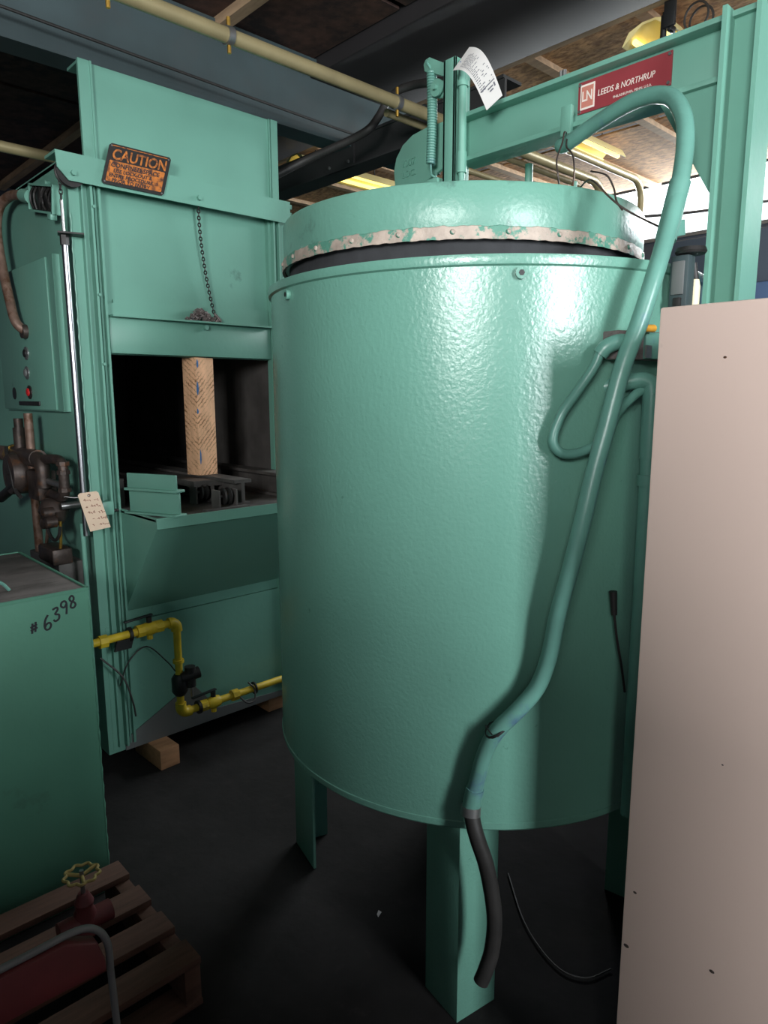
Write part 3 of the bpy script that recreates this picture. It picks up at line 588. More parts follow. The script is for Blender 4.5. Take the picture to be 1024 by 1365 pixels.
MB().box(1.055, 1.10, 2.745, 2.80, 1.128, 1.182).build('latch', T, g, bevel=0.003)
MB().cyl((1.02, 2.755, 1.15), (1.12, 2.755, 1.142), 0.006, 8).build('latch_pin', 'dark_steel', g)

# hanging chain with its pile on the door ledge
chn = thing('hanging_chain', (1.6, 2.78, 1.912), 'dark chain hanging down the furnace door onto the ledge', 'chain')
cm = MB(); n_ = 34
for q in range(n_):
    t = q / (n_ - 1); p = Vector((1.547 + 0.075 * t ** 1.5, 2.768 + 0.03 * math.sin(t * 1.57), 2.372 - 0.440 * t))
    link(cm, p, (0.06 + 0.1 * t, 0, -1), (1, -0.6, 0) if q % 2 else (0.6, 1, 0), 0.0090, 0.0056, 0.0025)
tag(cm.build('hanging_links', 'dark_steel', chn), kind='stuff')
cm = MB(); rnd = random.Random(5)
for q in range(130):
    x = rnd.gauss(1.548, 0.034); x = min(1.645, max(1.480, x)); hgt = 0.052 * math.exp(-((x - 1.548) / 0.038) ** 2)
    link(cm, (x, rnd.uniform(2.772, 2.803), 1.9185 + rnd.random() * hgt), (rnd.uniform(-1, 1), rnd.uniform(-.4, .4), rnd.uniform(-.6, .6)), (rnd.uniform(-1, 1), rnd.uniform(-1, 1), rnd.uniform(-1, 1)), 0.0095, 0.0060, 0.0018)
for q in range(9): link(cm, (1.615 + q * 0.003, 2.785, 1.945 - q * 0.003), (0.6, 0, -1), (1, -0.6, 0.3) if q % 2 else (0.6, 1, 0), 0.0090, 0.0058, 0.0017)
tag(cm.build('heaped_links', 'chain_steel', chn), kind='stuff')

# caution sign
cs = thing('caution_sign', (1.25, 2.735, 2.45), 'rusted orange and black CAUTION confined space sign hung crooked', 'sign')
TL = Vector((1.171, 2.735, 2.532)); RV = Vector((0.993, 0, -0.012)).normalized()
TR = Vector((1.417, 2.735, 2.530)); BL = Vector((1.126, 2.735, 2.382))
RV = (TR - TL).normalized(); UV = Vector((-RV.z, 0, RV.x))
wd = (TR - TL).length; hg = 0.152
def SG(u, v, dpt=0.0): return TL + RV * u + Vector((-0.28, 0, -1)) * v * 0.985 + Vector((0, -dpt, 0))
def sgpl(mb, u0, u1, v0, v1, d0, d1, cut=0.0):
    vs_ = [SG(u, v, dd) for dd in (d0, d1) for (u, v) in ((u0 + cut, v0), (u1 - cut, v0), (u1, v0 + cut), (u1, v1 - cut), (u1 - cut, v1), (u0 + cut, v1), (u0, v1 - cut), (u0, v0 + cut))]
    return mb.add(vs_, [tuple(range(8)), tuple(range(15, 7, -1))] + [(i, (i + 1) % 8, 8 + (i + 1) % 8, 8 + i) for i in range(8)])
sgpl(MB(), 0, wd, 0, hg, 0, 0.003, 0.008).build('backing', 'sign_black', cs)
sgpl(MB(), 0.012, wd - 0.014, 0.062, hg - 0.012, 0.003, 0.0036, 0.003).build('orange_field', 'sign_orange', cs)
sgpl(MB(), 0.008, wd - 0.014, 0.006, 0.0085, 0.003, 0.0036, 0.001).build('border_line', 'sign_orange', cs)
SU = Vector((0.28, 0, 1))
def sgtext(body, u, v, size, m, sx=1.0, bold=0.0):
    o = text('lettering', body, m, cs, (0, 0, 0), RV, (0, 0, 1), size, 0.0004, sx=sx, bold=bold)
    off = world_loc(cs); P0 = SG(u, v, 0.0040)
    for vt in o.data.vertices:
        p = vt.co + off; a = p.dot(RV); h_ = p.dot(UV); dpt = p.y
        q = P0 + RV * a + SU * h_ * 0.97 + Vector((0, dpt, 0)); vt.co = q - off
    return o
sgtext('CAUTION', 0.017, 0.056, 0.055, 'sign_orange', 0.87, 0.0012)
sgtext('CONFINED SPACE', 0.020, 0.085, 0.024, 'ink', 0.98, 0.0006)
sgtext('USE LOCK-OUT &', 0.034, 0.104, 0.019, 'ink', 1.0, 0.0005)
sgtext('ENTRY PROCEDURE', 0.020, 0.122, 0.019, 'ink', 1.0, 0.0005)
sgtext('PRIOR TO ENTRY', 0.034, 0.140, 0.019, 'ink', 1.0, 0.0005)
for (u, v) in ((0.009, 0.009), (wd - 0.010, 0.010), (0.009, hg - 0.009), (wd - 0.010, hg - 0.008)):
    c = SG(u, v, 0.003); MB().cyl(c, c + Vector((0, -0.002, 0)), 0.0035, 8).build('rivet', 'zinc', cs)

# timber prop under the door
lb_ = thing('timber_prop', (1.54, 2.83, 1.236), 'rough sawn timber post with blue marks propping up the furnace door', 'lumber')
MB().prism([(1.515, 2.800), (1.610, 2.812), (1.598, 2.906), (1.503, 2.894)], 'z', 1.2465, 1.7615).build('post', 'lumber', lb_, bevel=0.002)
bm_ = MB()
for (t, z, hh, ww) in ((-0.002, 1.63, 0.030, 0.007), (0.0, 1.53, 0.012, 0.006), (0.002, 1.33, 0.032, 0.005), (0.004, 1.735, 0.018, 0.006)):
    c = Vector((1.517 + abs(t) * 2, 2.7995, z)); MB().tube([c + Vector((0, 0, -hh)), c + Vector((0.0006, 0, -hh * .4)), c + Vector((0.001, 0, hh * .4)), c + Vector((0, 0, hh))], [0.001, ww * 0.7, ww * 0.6, 0.001], 8).build('chalk_mark', 'blue_paint', lb_)
# loose teal bracket on the shelf
ab = thing('steel_bracket', (1.19, 2.55, 1.1375), 'short teal steel rail section standing on the furnace shelf', 'bracket')
ax_ = Vector((0.10, -0.24, 0)).normalized(); ay_ = Vector((0.24, 0.10, 0)).normalized()
def rail(nm, c, lx, ly, lz, pm=ab, mt=T): return MB().obox(c, ax_, ay_, (0, 0, 1), lx, ly, lz).build(nm, mt, pm, bevel=0.002)
rail('web', (1.1925, 2.575, 1.187), 0.125, 0.005, 0.048)
rail('foot', (1.1925, 2.575, 1.1425), 0.130, 0.032, 0.004)
rail('head', (1.1925, 2.575, 1.236), 0.130, 0.026, 0.005)
rail('upright', (1.186, 2.578, 1.268), 0.122, 0.005, 0.030)

# control box on the side wall
cb = thing('control_box', (1.0, 3.3, 1.53), 'flat teal control box with push buttons on the furnace side', 'control box')
MB().box(1.003, 1.03, 2.945, 3.75, 1.535, 2.145).build('body', T, cb)
MB().box(0.996, 1.004, 3.01, 3.72, 1.54, 2.14).build('cover', T, cb, bevel=0.002)
def button(y, z, m, r=0.021, ring='zinc'):
    k = MB().lathe((0.996, y, z), [(r * 0.75, 0.001), (r * 1.35, 0.001), (r * 1.35, -0.005), (r * 0.75, -0.008)], 20, axis='x').build('button_ring', ring, cb)
    MB().lathe((0.996, y, z), [(0.0005, 0.0), (r * 0.8, 0.0), (r * 0.8, -0.012), (r * 0.5, -0.015), (0.0005, -0.0155)], 18, axis='x').build('button', m, k)
button(3.326, 1.781, 'black_paint'); button(3.339, 1.698, 'grey_steel'); button(3.325, 1.614, 'red_button', 0.022, 'dark_steel')
MB().lathe((0.9955, 3.55, 1.610), [(0.0005, 0), (0.028, 0), (0.028, -0.0012), (0.0005, -0.0012)], 20, axis='x').build('blank_hole', 'black_paint', cb)
MB().box(0.990, 0.997, 3.20, 3.48, 1.556, 1.575).build('name_slot', 'dark_steel', cb, bevel=0.002)
# open junction box and its conduit
jb = thing('junction_box', (1.0, 2.98, 2.35), 'open junction box with dark wiring below the canopy end', 'junction box')
JA = Vector((0, 0.265, 0.060)).normalized(); JU = Vector((0, -JA.z, JA.y)); JC = Vector((1.0, 2.987, 2.352))
def jbox(nm, mt, a0, a1, u0, u1, x0, x1, par, bev=0.0):
    c = JC + JA * (a0 + a1) / 2 + JU * (u0 + u1) / 2; c.x = (x0 + x1) / 2
    return MB().obox(c, (1, 0, 0), JA, JU, (x1 - x0) / 2, (a1 - a0) / 2, (u1 - u0) / 2).build(nm, mt, par, bevel=bev)
jbox('back_plate', T, -0.135, 0.135, -0.05, 0.05, 1.018, 1.03, jb)
jbox('rim', T, -0.135, 0.135, -0.052, -0.044, 0.988, 1.02, jb)
jbox('rim', T, -0.135, 0.135, 0.044, 0.052, 0.988, 1.02, jb)
jbox('rim', T, -0.137, -0.128, -0.05, 0.05, 0.988, 1.02, jb)
jbox('rim', T, 0.128, 0.137, -0.05, 0.05, 0.988, 1.02, jb)
tb_ = jbox('terminal_block', 'black_paint', -0.127, 0.127, -0.043, 0.043, 1.002, 1.018, jb)
for i in range(7):
    rr = random.Random(i); a0 = -0.11 + i * 0.035
    MB().tube(smooth_path([JC + JA * a0 + JU * -0.042 + Vector((0.0, 0, 0)), JC + JA * (a0 + rr.uniform(-.03, .03)) + JU * -0.015 + Vector((-0.006, 0, 0)), JC + JA * (a0 + rr.uniform(-.03, .03)) + JU * 0.015 + Vector((-0.006, 0, 0)), JC + JA * a0 + JU * 0.042]), 0.005, 6).build('wire', 'black_rubber' if i % 3 else 'dark_steel', jb)
jbox('hinge_lug', T, -0.13, -0.09, -0.072, -0.050, 0.985, 1.01, jb, 0.003)
jbox('hinge_lug', T, -0.06, -0.04, 0.050, 0.064, 0.990, 1.01, jb, 0.002)
fl = MB().tube(smooth_path([(1.0, 3.118, 2.385), (0.995, 3.20, 2.405), (0.985, 3.33, 2.425), (0.965, 3.42, 2.395), (0.955, 3.45, 2.31), (0.955, 3.43, 2.18), (0.955, 3.36, 2.01), (0.96, 3.315, 1.91), (0.998, 3.30, 1.868)], 8), 0.020, 14).build('flexible_conduit', 'rusty_pipe', jb)
MB().cyl((1.0, 3.118, 2.384), (0.995, 3.19, 2.402), 0.027, 12).build('connector', T, fl)
MB().lathe((0.975, 3.303, 1.872), [(0.010, 0), (0.030, 0), (0.030, 0.022), (0.010, 0.022)], 18, axis='x').build('connector', 'rusty_iron', fl)

# ================================================================== GAS BURNER CLUSTER
q = thing('gas_burner', (0.95, 3.1, 0.9), 'greasy brown gas burner valve cluster on the furnace side', 'burner')
I = 'rusty_iron'
MB().cyl((0.95, 3.95, 1.325), (0.95, 3.50, 1.335), 0.034, 18).build('inlet_pipe', 'rusty_pipe', q)
MB().cyl((0.95, 3.50, 1.335), (0.95, 3.46, 1.336), 0.045, 8).build('union_nut', 'brass', q)
MB().cyl((0.95, 3.46, 1.336), (0.95, 3.14, 1.336), 0.038, 16).build('manifold', I, q)
MB().cyl((0.95, 3.37, 1.35), (0.95, 3.37, 1.46), 0.026, 16).build('actuator', I, q)
MB().cyl((0.95, 3.37, 1.46), (0.95, 3.37, 1.50), 0.020, 12).build('actuator_cap', I, q)
MB().cyl((0.955, 3.245, 0.80), (0.955, 3.245, 1.525), 0.018, 14).build('riser_pipe', 'rusty_pipe', q)
MB().lathe((0.92, 3.33, 1.26), [(0.004, -0.04), (0.085, -0.04), (0.09, -0.03), (0.09, 0.03), (0.085, 0.05), (0.004, 0.07)], 28, axis='x').build('regulator', I, q)
MB().cyl((0.90, 3.27, 1.225), (0.90, 3.56, 1.130), 0.022, 16).build('motor_barrel', 'dark_steel', q)
MB().box(0.92, 1.0, 3.08, 3.22, 1.16, 1.29).build('valve_body', I, q, bevel=0.012)
MB().tube(smooth_path([(0.945, 3.20, 1.336), (0.945, 3.13, 1.337), (0.945, 3.08, 1.31), (0.945, 3.075, 1.25), (0.945, 3.075, 1.22)]), 0.030, 14).build('elbow', I, q)
MB().tube(smooth_path([(0.955, 3.10, 1.335), (0.955, 2.98, 1.345), (0.955, 2.90, 1.345), (0.955, 2.865, 1.325), (0.955, 2.862, 1.27), (0.955, 2.87, 1.215), (0.955, 2.92, 1.195), (0.955, 3.02, 1.20)], 6), 0.020, 14).build('bypass_pipe', I, q)
for z in (1.335, 1.30, 1.23): MB().cyl((0.955, 2.862, z - 0.008), (0.955, 2.862, z + 0.008), 0.026, 8).build('nut', I, q)
MB().cyl((0.955, 3.12, 1.25), (0.955, 2.90, 1.245), 0.014, 10).build('spindle', 'zinc', q)
MB().cyl((0.955, 3.16, 1.19), (0.955, 2.96, 1.19), 0.012, 10).build('spindle', I, q)
MB().lathe((0.945, 2.98, 1.125), [(0.004, -0.05), (0.028, -0.05), (0.045, -0.03), (0.06, 0.01), (0.045, 0.05), (0.03, 0.06), (0.004, 0.06)], 20).build('pilot_valve', I, q)
for (y, z) in ((2.93, 1.135), (2.90, 1.10), (2.95, 1.09)): MB().lathe((0.895, y, z), [(0.003, 0.03), (0.022, 0.03), (0.022, -0.01), (0.010, -0.016), (0.003, -0.016)], 14, axis='x').build('plug', I, q)
MB().cyl((1.03, 2.88, 1.165), (0.95, 2.90, 1.160), 0.014, 10).build('mixing_nozzle', 'zinc', q)
MB().tube(smooth_path([(0.94, 3.06, 1.09), (0.94, 3.07, 1.03), (0.94, 3.10, 0.96), (0.94, 3.10, 0.90)]), 0.007, 8).build('pilot_line', 'rusty_pipe', q)
MB().tube(smooth_path([(0.94, 2.90, 1.10), (0.94, 2.91, 1.02), (0.94, 2.935, 0.95), (0.94, 2.94, 0.86)]), 0.006, 8).build('pilot_line', 'brass', q)
MB().tube(smooth_path([(0.93, 3.04, 1.08), (0.93, 3.02, 1.04), (0.93, 2.96, 1.015), (0.93, 2.90, 1.04), (0.93, 2.875, 1.08)]), 0.007, 8).build('hose_loop', 'black_rubber', q)
MB().box(0.90, 0.98, 2.90, 3.08, 0.92, 0.985).build('solenoid', I, q, bevel=0.008)
MB().tube(smooth_path([(0.905, 3.42, 1.37), (0.89, 3.36, 1.34), (0.885, 3.30, 1.27), (0.885, 3.27, 1.20), (0.89, 3.22, 1.17)]), 0.009, 8).build('cable', 'black_rubber', q)
MB().box(0.93, 1.03, 2.93, 3.30, 0.60, 0.92).build('mount_bracket', 'sooty_steel', q, bevel=0.004)
MB().cyl((0.99, 2.80, 0.3), (0.99, 2.80, 1.10), 0.010, 10).build('drain_pipe', T, q)

# manila tag tied near the rod
mt_ = thing('manila_tag', (0.99, 2.72, 1.15), 'small beige cardboard tag with red handwriting tied by the rod', 'tag')
MB().add([(0.954, 2.722, 1.222), (0.962, 2.722, 1.230), (1.022, 2.715, 1.233), (1.030, 2.715, 1.227), (1.063, 2.70, 1.088), (0.985, 2.705, 1.079)] + [(0.954, 2.723, 1.222), (0.962, 2.723, 1.230), (1.022, 2.716, 1.233), (1.030, 2.716, 1.227), (1.063, 2.701, 1.088), (0.985, 2.706, 1.079)],
         [(0, 1, 2, 3, 4, 5), (11, 10, 9, 8, 7, 6)] + [(i, (i + 1) % 6, 6 + (i + 1) % 6, 6 + i) for i in range(6)]).build('card', 'manila', mt_, smooth=False)
sc_ = MB(); rnd = random.Random(11)
for r_ in range(5):
    z0 = 1.200 - r_ * 0.024
    for k in range(7):
        x0 = 0.972 + k * 0.0095 + r_ * 0.0055; yk = 2.7185 - (1.230 - z0) * 0.12 - k * 0.0006
        if rnd.random() < 0.2: continue
        sc_.tube([(x0, yk, z0 + rnd.uniform(-.004, .004)), (x0 + 0.004, yk, z0 + rnd.uniform(0, .008)), (x0 + 0.007, yk, z0 + rnd.uniform(-.006, .002))], 0.0009, 4)
tag(sc_.build('handwriting', 'ink_red', mt_), kind='stuff')
MB().lathe((0.994, 2.7175, 1.219), [(0.002, 0), (0.006, 0), (0.006, -0.001), (0.002, -0.001)], 12, axis='y').build('eyelet', 'rusty_pipe', mt_)
MB().tube(smooth_path([(0.994, 2.716, 1.219), (0.95, 2.74, 1.212), (0.93, 2.79, 1.213), (0.95, 2.86, 1.20)]), 0.0014, 6).build('string', 'paper', mt_)

# ================================================================== YELLOW GAS LINE
y = thing('gas_pipe', (1.3, 2.70, 0.2), 'yellow gas pipe with elbows, valves and regulator along the furnace base', 'pipe')
Yp = 'yellow_pipe'; PY = 2.70
MB().cyl((0.80, PY, 0.628), (1.32 - 0.03, PY, 0.640), 0.0165, 14).build('run', Yp, y)
MB().tube([(1.28, PY, 0.640)] + [(1.286 + 0.03 * math.sin(a), PY, 0.610 + 0.03 * math.cos(a)) for a in [R(10 * k) for k in range(0, 10)]] + [(1.316, PY, 0.60)], 0.024, 14).build('elbow', Yp, y)
MB().cyl((1.316, PY, 0.60), (1.316, PY, 0.25), 0.0165, 14).build('drop', Yp, y)
MB().cyl((1.316, PY, 0.47), (1.316, PY, 0.455), 0.024, 12).build('coupling', Yp, y)
MB().tube([(1.316, PY, 0.27)] + [(1.316 + 0.03 - 0.03 * math.cos(a), PY, 0.252 - 0.03 * math.sin(a)) for a in [R(10 * k) for k in range(0, 10)]] + [(1.36, PY, 0.222)], 0.024, 14).build('elbow', Yp, y)
MB().tube([(1.34, PY, 0.222), (2.16, PY, 0.225), (2.19, PY, 0.215), (2.20, PY, 0.19), (2.20, PY, 0.0)], 0.0165, 14).build('run', Yp, y)
for (x, z) in ((1.0, 0.630), (1.155, 0.637), (1.235, 0.639), (1.585, 0.223), (1.425, 0.2225)):
    MB().cyl((x - 0.016, PY, z), (x + 0.016, PY, z), 0.027, 8).build('union', Yp, y)
def ball_valve(x, z):
    b_ = MB().lathe((x, PY, z), [(0.012, -0.035), (0.024, -0.03), (0.030, 0), (0.024, 0.03), (0.012, 0.035)], 16, axis='x').build('valve_body', Yp, y)
    MB().cyl((x, PY, z + 0.02), (x, PY, z + 0.05), 0.012, 10).build('stem', 'dark_steel', b_)
    MB().cyl((x, PY, z - 0.045), (x, PY, z - 0.02), 0.013, 8).build('plug', Yp, b_)
    MB().obox((x - 0.045, PY, z + 0.054), (1, 0, 0.08), (0, 1, 0), (0, 0, 1), 0.06, 0.009, 0.003).build('lever', 'black_paint', b_, bevel=0.001)
ball_valve(1.195, 0.639); ball_valve(1.475, 0.223)
MB().obox((1.08, PY - 0.01, 0.600), (1, 0, 0), (0, 1, 0), (0.3, 0, 1), 0.035, 0.004, 0.022).build('tag_plate', 'black_paint', y)
for (x, z) in ((1.11, 0.634), (1.40, 0.223)): MB().cyl((x - 0.006, PY, z), (x + 0.006, PY, z), 0.030, 12).build('clamp_ring', 'black_paint', y)
ro = MB().lathe((1.316, PY, 0.355), [(0.004, -0.05), (0.022, -0.048), (0.034, -0.03), (0.034, 0.03), (0.022, 0.048), (0.004, 0.05)], 18).build('regulator', 'black_paint', y)
MB().cyl((1.316, PY - 0.01, 0.385), (1.40, PY - 0.02, 0.395), 0.026, 14).build('bonnet', 'dark_steel', ro)
MB().cyl((1.36, PY - 0.015, 0.34), (1.36, PY - 0.015, 0.43), 0.024, 14).build('diaphragm_case', 'dark_steel', ro)
MB().cyl((1.365, PY - 0.015, 0.29), (1.365, PY - 0.015, 0.34), 0.006, 8).build('vent', 'zinc', ro)
MB().lathe((1.66, PY, 0.225), [(0.018, 0.028), (0.030, 0.028), (0.030, 0.034), (0.018, 0.034)], 16, axis='x').build('flange_ring', 'black_paint', y)
MB().tube(smooth_path([(1.60, PY - 0.02, 0.215), (1.62, PY - 0.05, 0.19), (1.66, PY - 0.05, 0.19), (1.68, PY - 0.02, 0.23), (1.66, PY, 0.262)]), 0.004, 8).build('wire_loop', 'black_rubber', y)
tag(MB().tube(smooth_path([(1.0, 2.74, 0.55), (1.07, 2.70, 0.46), (1.10, 2.69, 0.35), (1.11, 2.69, 0.28)]), 0.004, 6).build('signal_wire', 'black_rubber'), 'black wire drooping under the yellow pipe next to the tank', 'wire')
tag(MB().tube(smooth_path([(1.08, 2.76, 0.40), (1.12, 2.75, 0.50), (1.20, 2.75, 0.545), (1.27, 2.72, 0.47), (1.30, 2.70, 0.42)]), 0.003, 6).build('signal_wire', 'black_rubber'), 'thin black wire arching over to the gas regulator', 'wire')
blk = tag(MB().obox((1.24, 2.80, 0.046), (1, 0.04, 0), (-0.04, 1, 0), (0, 0, 1), 0.045, 0.12, 0.0445).build('wood_block', 'lumber_dark', None, bevel=0.003, origin=(1.24, 2.80, 0)), 'short wooden block chocked under the furnace base', 'wood block')
tag(MB().obox((1.90, 2.95, 0.0455), (1, 0, 0), (0, 1, 0), (0, 0, 1), 0.045, 0.12, 0.0445).build('wood_block', 'lumber_dark', None, bevel=0.003, origin=(1.9, 2.95, 0)), 'wooden block under the furnace base behind the drum', 'wood block')
tag(MB().obox((1.24, 4.5, 0.0455), (1, 0, 0), (0, 1, 0), (0, 0, 1), 0.12, 0.12, 0.0445).build('wood_block', 'lumber_dark', None, bevel=0.003, origin=(1.24, 4.5, 0)), 'wooden block under the rear of the furnace', 'wood block')

# ================================================================== QUENCH TANK  #6398
k = thing('steel_tank', (0.2, 2.45, 0), 'green steel tank marked #6398 with dusty flat lid', 'tank')
TX, TY, TZ = 0.748, 2.105, 1.02
MB().box(-0.35, TX, TY, 2.78, 0.0, TZ - 0.004).build('body', 'teal_tank', k, bevel=0.003)
ld = MB().box(-0.34, TX - 0.008, TY + 0.010, 2.772, TZ - 0.004, TZ + 0.003).build('lid', 'tank_lid', k, bevel=0.001)
MB().box(-0.35, TX + 0.001, TY - 0.001, TY + 0.006, TZ - 0.004, TZ + 0.006).box(TX - 0.006, TX + 0.001, TY, 2.78, TZ - 0.004, TZ + 0.006).box(-0.35, TX, 2.775, 2.781, TZ - 0.004, TZ + 0.006).build('edge_angle', 'teal_tank', k)
MB().tube(smooth_path([(0.44, 2.31, 1.022), (0.445, 2.30, 1.045), (0.47, 2.29, 1.052), (0.53, 2.262, 1.052), (0.55, 2.25, 1.045), (0.565, 2.235, 1.024)]), 0.005, 8).build('handle', 'teal_hose', ld)
MB().tube([(TX - 0.001, TY, 0.05 + i * 0.02) for i in range(48)], [0.003 + 0.0015 * math.sin(i * 2.1) for i in range(48)], 6).build('weld_bead', 'teal_tank', k)
# painted number in brush strokes
STR = {'#': [[(0.1, 0), (0.45, 1)], [(0.55, 0), (0.9, 1)], [(0, 0.35), (0.95, 0.35)], [(0.05, 0.68), (1, 0.68)]],
       '6': [[(0.6, 1.0), (0.3, 0.75), (0.12, 0.35), (0.2, 0.05), (0.5, 0.0), (0.7, 0.2), (0.6, 0.42), (0.3, 0.4), (0.15, 0.25)]],
       '3': [[(0.1, 0.95), (0.55, 1.0), (0.6, 0.8), (0.3, 0.55), (0.65, 0.4), (0.6, 0.1), (0.25, 0.0), (0.05, 0.15)]],
       '9': [[(0.65, 0.75), (0.4, 0.55), (0.12, 0.7), (0.2, 0.95), (0.5, 1.0), (0.65, 0.8), (0.6, 0.4), (0.5, 0.0)]],
       '8': [[(0.6, 0.85), (0.4, 1.0), (0.15, 0.85), (0.25, 0.6), (0.55, 0.4), (0.65, 0.15), (0.4, 0.0), (0.12, 0.15), (0.25, 0.42), (0.55, 0.62), (0.6, 0.85)]]}
nm = MB()
for chx, (x0, z0, sz, rot) in zip('#6398', ((0.578, 0.918, 0.030, 25), (0.613, 0.918, 0.044, 20), (0.640, 0.940, 0.040, 14), (0.664, 0.953, 0.042, 14), (0.690, 0.968, 0.040, 22))):
    ca, sa = math.cos(R(rot)), math.sin(R(rot))
    for s_ in STR[chx]:
        P = [(x0 + (u * ca - v * sa * 0.4) * sz * 0.72, TY - 0.0004, z0 + (u * sa * 0.6 + v * ca) * sz) for u, v in s_]
        nm.tube(smooth_path(P, 5) if len(P) > 2 else P, 0.0033, 6)
nm.v = [(a, TY - 0.0006 + (b_ - TY) * 0.25, c_) for a, b_, c_ in nm.v]
nm.build('painted_number', 'ink', k)

# ================================================================== PALLET, VALVE, CHAIR
p = thing('wooden_pallet', (0.3, 1.78, 0), 'small weathered wooden pallet on the floor before the tank', 'pallet')
for y0, m in ((1.505, 0.085), (1.650, 0.085), (1.797, 0.085), (1.950, 0.085)):
    MB().box(-0.25, 0.752, y0, y0 + m, 0.122, 0.142).build('deck_board', 'pallet_wood', p, bevel=0.002)
for x in (0.705, 0.20, -0.25): MB().box(x, x + 0.045, 1.507, 2.04, 0.018, 0.122).build('stringer', 'pallet_wood', p, bevel=0.002)
for y0 in (1.505, 1.95): MB().box(-0.25, 0.752, y0, y0 + 0.085, 0.0, 0.018).build('bottom_board', 'pallet_wood', p, bevel=0.002)
v = thing('gate_valve', (0.565, 1.80, 0.142), 'red gate valve with yellow handwheel standing before the tank', 'valve')
VX, VY, VZ = 0.565, 1.80, 0.318
hw = MB()
for i in range(72):
    pass
hw.tube([(VX + (0.043 + 0.004 * math.sin(9 * t)) * math.cos(t), VY + (0.043 + 0.004 * math.sin(9 * t)) * math.sin(t), VZ) for t in [2 * math.pi * i / 72 for i in range(72)]], 0.0042, 8, closed=True)
hwo = hw.build('handwheel', 'handwheel_yellow', v)
for a in (0.3, 2.4, 4.5): MB().cyl((VX, VY, VZ - 0.004), (VX + 0.043 * math.cos(a), VY + 0.043 * math.sin(a), VZ), 0.005, 8).build('spoke', 'handwheel_yellow', hwo)
MB().cyl((VX, VY, 0.25), (VX, VY, VZ + 0.012), 0.006, 8).build('stem', 'zinc', v)
MB().lathe((VX, VY, 0), [(0.003, 0.143), (0.035, 0.143), (0.038, 0.15), (0.030, 0.17), (0.030, 0.20), (0.022, 0.22), (0.026, 0.235), (0.014, 0.262), (0.003, 0.262)], 20).build('bonnet', 'dark_red', v)
MB().cyl((VX - 0.07, VY, 0.175), (VX + 0.07, VY, 0.175), 0.028, 14).build('body', 'dark_red', v)

ca_ = thing('shop_chair', (0.12, 0.85, 0), 'dark red chair back with grey tube frame at the lower left corner', 'chair')
CY = 1.06; ZT = 0.752
fr = [(-0.14, CY - 0.02, 0.42), (-0.14, CY, 0.62), (-0.14, CY, ZT - 0.06), (-0.125, CY, ZT - 0.02), (-0.09, CY, ZT), (0.0, CY, ZT), (0.12, CY, ZT), (0.24, CY, ZT), (0.315, CY, ZT), (0.348, CY, ZT - 0.016), (0.364, CY, ZT - 0.05), (0.366, CY, ZT - 0.10), (0.367, CY, 0.62), (0.367, CY - 0.02, 0.42)]
MB().tube(smooth_path(fr, 5), 0.0060, 12).build('back_frame', 'grey_steel', ca_)
MB().prism([(-0.13, ZT - 0.105), (-0.13, ZT - 0.03), (-0.09, ZT - 0.006), (0.30, ZT - 0.006), (0.345, ZT - 0.03), (0.356, ZT - 0.07), (0.356, ZT - 0.09), (0.25, ZT - 0.085), (0.12, ZT - 0.082), (0.0, ZT - 0.09)], 'y', CY - 0.012, CY + 0.012).build('backrest', 'dark_red', ca_, bevel=0.004)
MB().box(-0.14, 0.37, CY - 0.46, CY - 0.03, 0.41, 0.46).build('seat', 'dark_red', ca_, bevel=0.015)
for x in (-0.14, 0.367):
    for y0 in (CY - 0.03, CY - 0.43): MB().cyl((x, y0, 0.0), (x, y0 + (0.01 if y0 > CY - .2 else 0), 0.43), 0.0105, 10).build('leg', 'grey_steel', ca_)

# ================================================================== BEIGE CABINET (right foreground)
c_ = thing('beige_cabinet', (1.38, 0.1, 0), 'tall beige pink steel cabinet side filling the right edge', 'cabinet')
MB().box(1.221, 1.545, -0.45, 0.587, 0.0, 1.750).build('body', 'beige_cabinet', c_, bevel=0.004)
ck = None
for (yy, zz, s_) in ((0.408, 0.539, 0.005), (0.594 - 0.03, 0.614, 0.004), (0.575, 0.486, 0.006), (0.36, 1.42, 0.003), (0.30, 1.20, 0.003), (0.47, 1.66, 0.003), (0.42, 0.95, 0.002)):
    MB().ball((1.2209, yy, zz), s_, 8, (0.12, 1.0, 0.7)).build('paint_chip', 'rusty_iron', c_)
# things seen over the cabinet
e = thing('switch_box', (1.57, 0.715, 0), 'grey electrical switch box between the hose and the jib post', 'switch box')
MB().box(1.555, 1.590, 0.690, 0.730, 1.765, 1.898).build('case', 'beam_steel', e, bevel=0.003)
MB().box(1.551, 1.555, 0.697, 0.724, 1.815, 1.885).build('cover', 'grey_steel', e, bevel=0.001)
MB().box(1.546, 1.555, 0.700, 0.716, 1.785, 1.808).build('latch', 'dark_steel', e, bevel=0.001)
MB().lathe((1.575, 0.695, 1.900), [(0.003, 0), (0.030, 0), (0.033, 0.005), (0.030, 0.013), (0.003, 0.016)], 20).build('lid_cap', 'dark_steel', e)
MB().cyl((1.572, 0.710, 0), (1.572, 0.710, 1.765), 0.012, 12).build('conduit_leg', 'beam_steel', e)
bt = thing('plastic_cylinder', (1.605, 0.694, 0), 'cream plastic cylinder with dark cap beside the jib post', 'cylinder')
MB().lathe((1.605, 0.694, 0), [(0.002, 1.45), (0.0105, 1.45), (0.011, 1.835), (0.008, 1.850), (0.002, 1.853)], 20).build('body', 'cream_plastic', bt)
MB().cyl((1.605, 0.694, 1.850), (1.600, 0.699, 1.885), 0.0075, 12).build('cap', 'dark_steel', bt)
MB().cyl((1.605, 0.694, 0), (1.605, 0.694, 1.45), 0.008, 12).build('stand', 'dark_steel', bt)
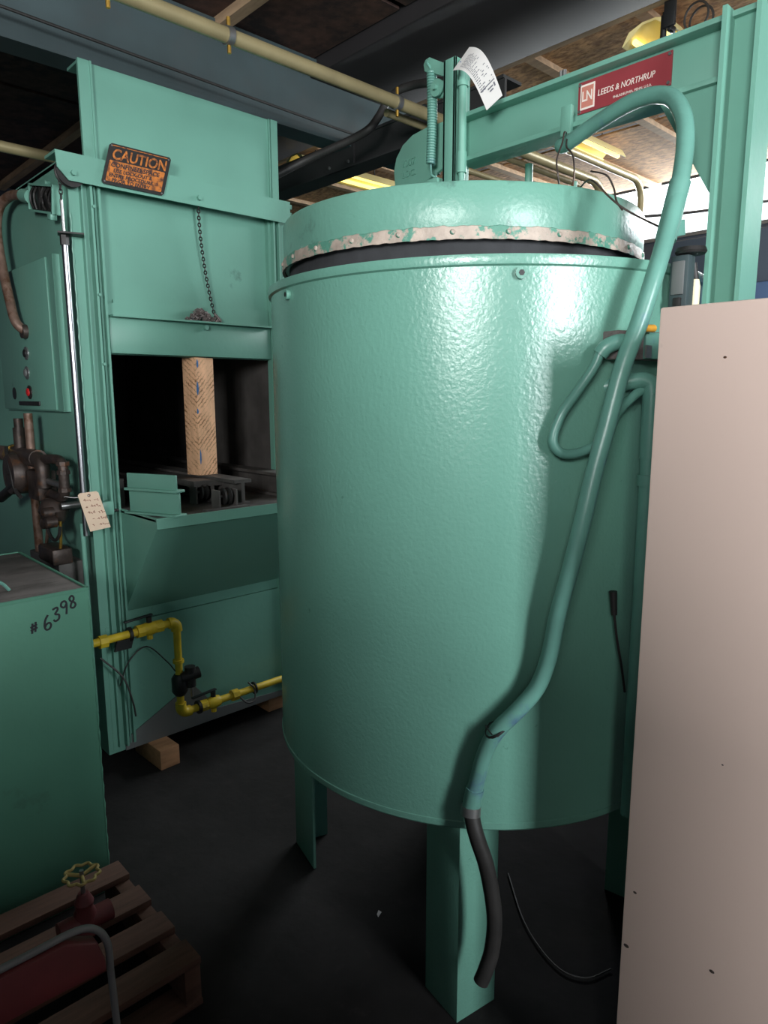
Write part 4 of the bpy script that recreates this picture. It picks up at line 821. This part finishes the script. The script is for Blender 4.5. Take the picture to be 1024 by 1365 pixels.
s_ = thing('machine_housing', (3.4, 1.4, 0), 'slate blue machine housing in the dim background beyond the post', 'machine')
MB().box(3.1, 3.9, -0.2, 1.75, 0.0, 2.05).build('body', 'blue_tarp', s_, bevel=0.02)
MB().box(3.2, 3.8, -0.05, 1.6, 2.05, 2.28).build('top_cover', 'wall_dark', s_, bevel=0.02)
# loose cable on the floor under the drum, paper scrap
tag(MB().tube(smooth_path([(1.75, 1.25, 0.006), (1.603, 1.077, 0.006), (1.535, 0.927, 0.006), (1.557, 0.845, 0.006), (1.638, 0.811, 0.006)]), 0.0025, 6).build('floor_cable', 'black_rubber'), 'thin dark cable curving on the floor under the drum', 'cable')
tag(MB().add([(1.300, 1.41, 0.001), (1.322, 1.418, 0.002), (1.318, 1.428, 0.005), (1.304, 1.420, 0.003), (1.300, 1.41, 0.0015), (1.322, 1.418, 0.0025), (1.318, 1.428, 0.0055), (1.304, 1.420, 0.0035)], [(0, 1, 2, 3), (7, 6, 5, 4), (0, 1, 5, 4), (1, 2, 6, 5), (2, 3, 7, 6), (3, 0, 4, 7)]).build('paper_scrap', 'paper'), 'tiny white paper scrap lying on the dark floor', 'scrap')
# unseen lockers added behind and left of the photographer to block window light
def blocker(x0, x1, y0, y1, hh, n_, face, lb):
    sc2 = thing('shade_locker', ((x0 + x1) / 2, (y0 + y1) / 2, 0), lb, 'blocker', 'unseen lockers added for shade')
    MB().box(x0, x1, y0, y1, 0.0, hh).build('body', 'grey_steel', sc2, bevel=0.006)
    for q_ in range(n_):
        if face == 'y':
            dw = (x1 - x0) / n_; xd = x0 + q_ * dw
            dd = MB().box(xd + 0.01, xd + dw - 0.01, y1, y1 + 0.012, 0.06, hh - 0.03).build('door', 'grey_steel', sc2, bevel=0.003)
            MB().box(xd + dw - 0.06, xd + dw - 0.045, y1 + 0.012, y1 + 0.035, 0.8, 0.9).build('handle', 'zinc', dd, bevel=0.003)
        else:
            dw = (y1 - y0) / n_; yd = y0 + q_ * dw
            dd = MB().box(x1, x1 + 0.012, yd + 0.01, yd + dw - 0.01, 0.06, hh - 0.03).build('door', 'grey_steel', sc2, bevel=0.003)
            MB().box(x1 + 0.012, x1 + 0.035, yd + dw - 0.06, yd + dw - 0.045, 0.8, 0.9).build('handle', 'zinc', dd, bevel=0.003)
blocker(-1.25, -0.80, -0.74, -0.02, 2.05, 2, 'x', 'tall grey steel locker added unseen for shade left of the photographer')
blocker(-1.25, -0.80, 0.0, 1.30, 1.66, 3, 'x', 'lower grey steel locker row added unseen for shade beyond the tall one')
blocker(0.20, 0.84, -0.75, -0.36, 1.60, 1, 'y', 'narrow grey steel locker added unseen for shade right behind the photographer')
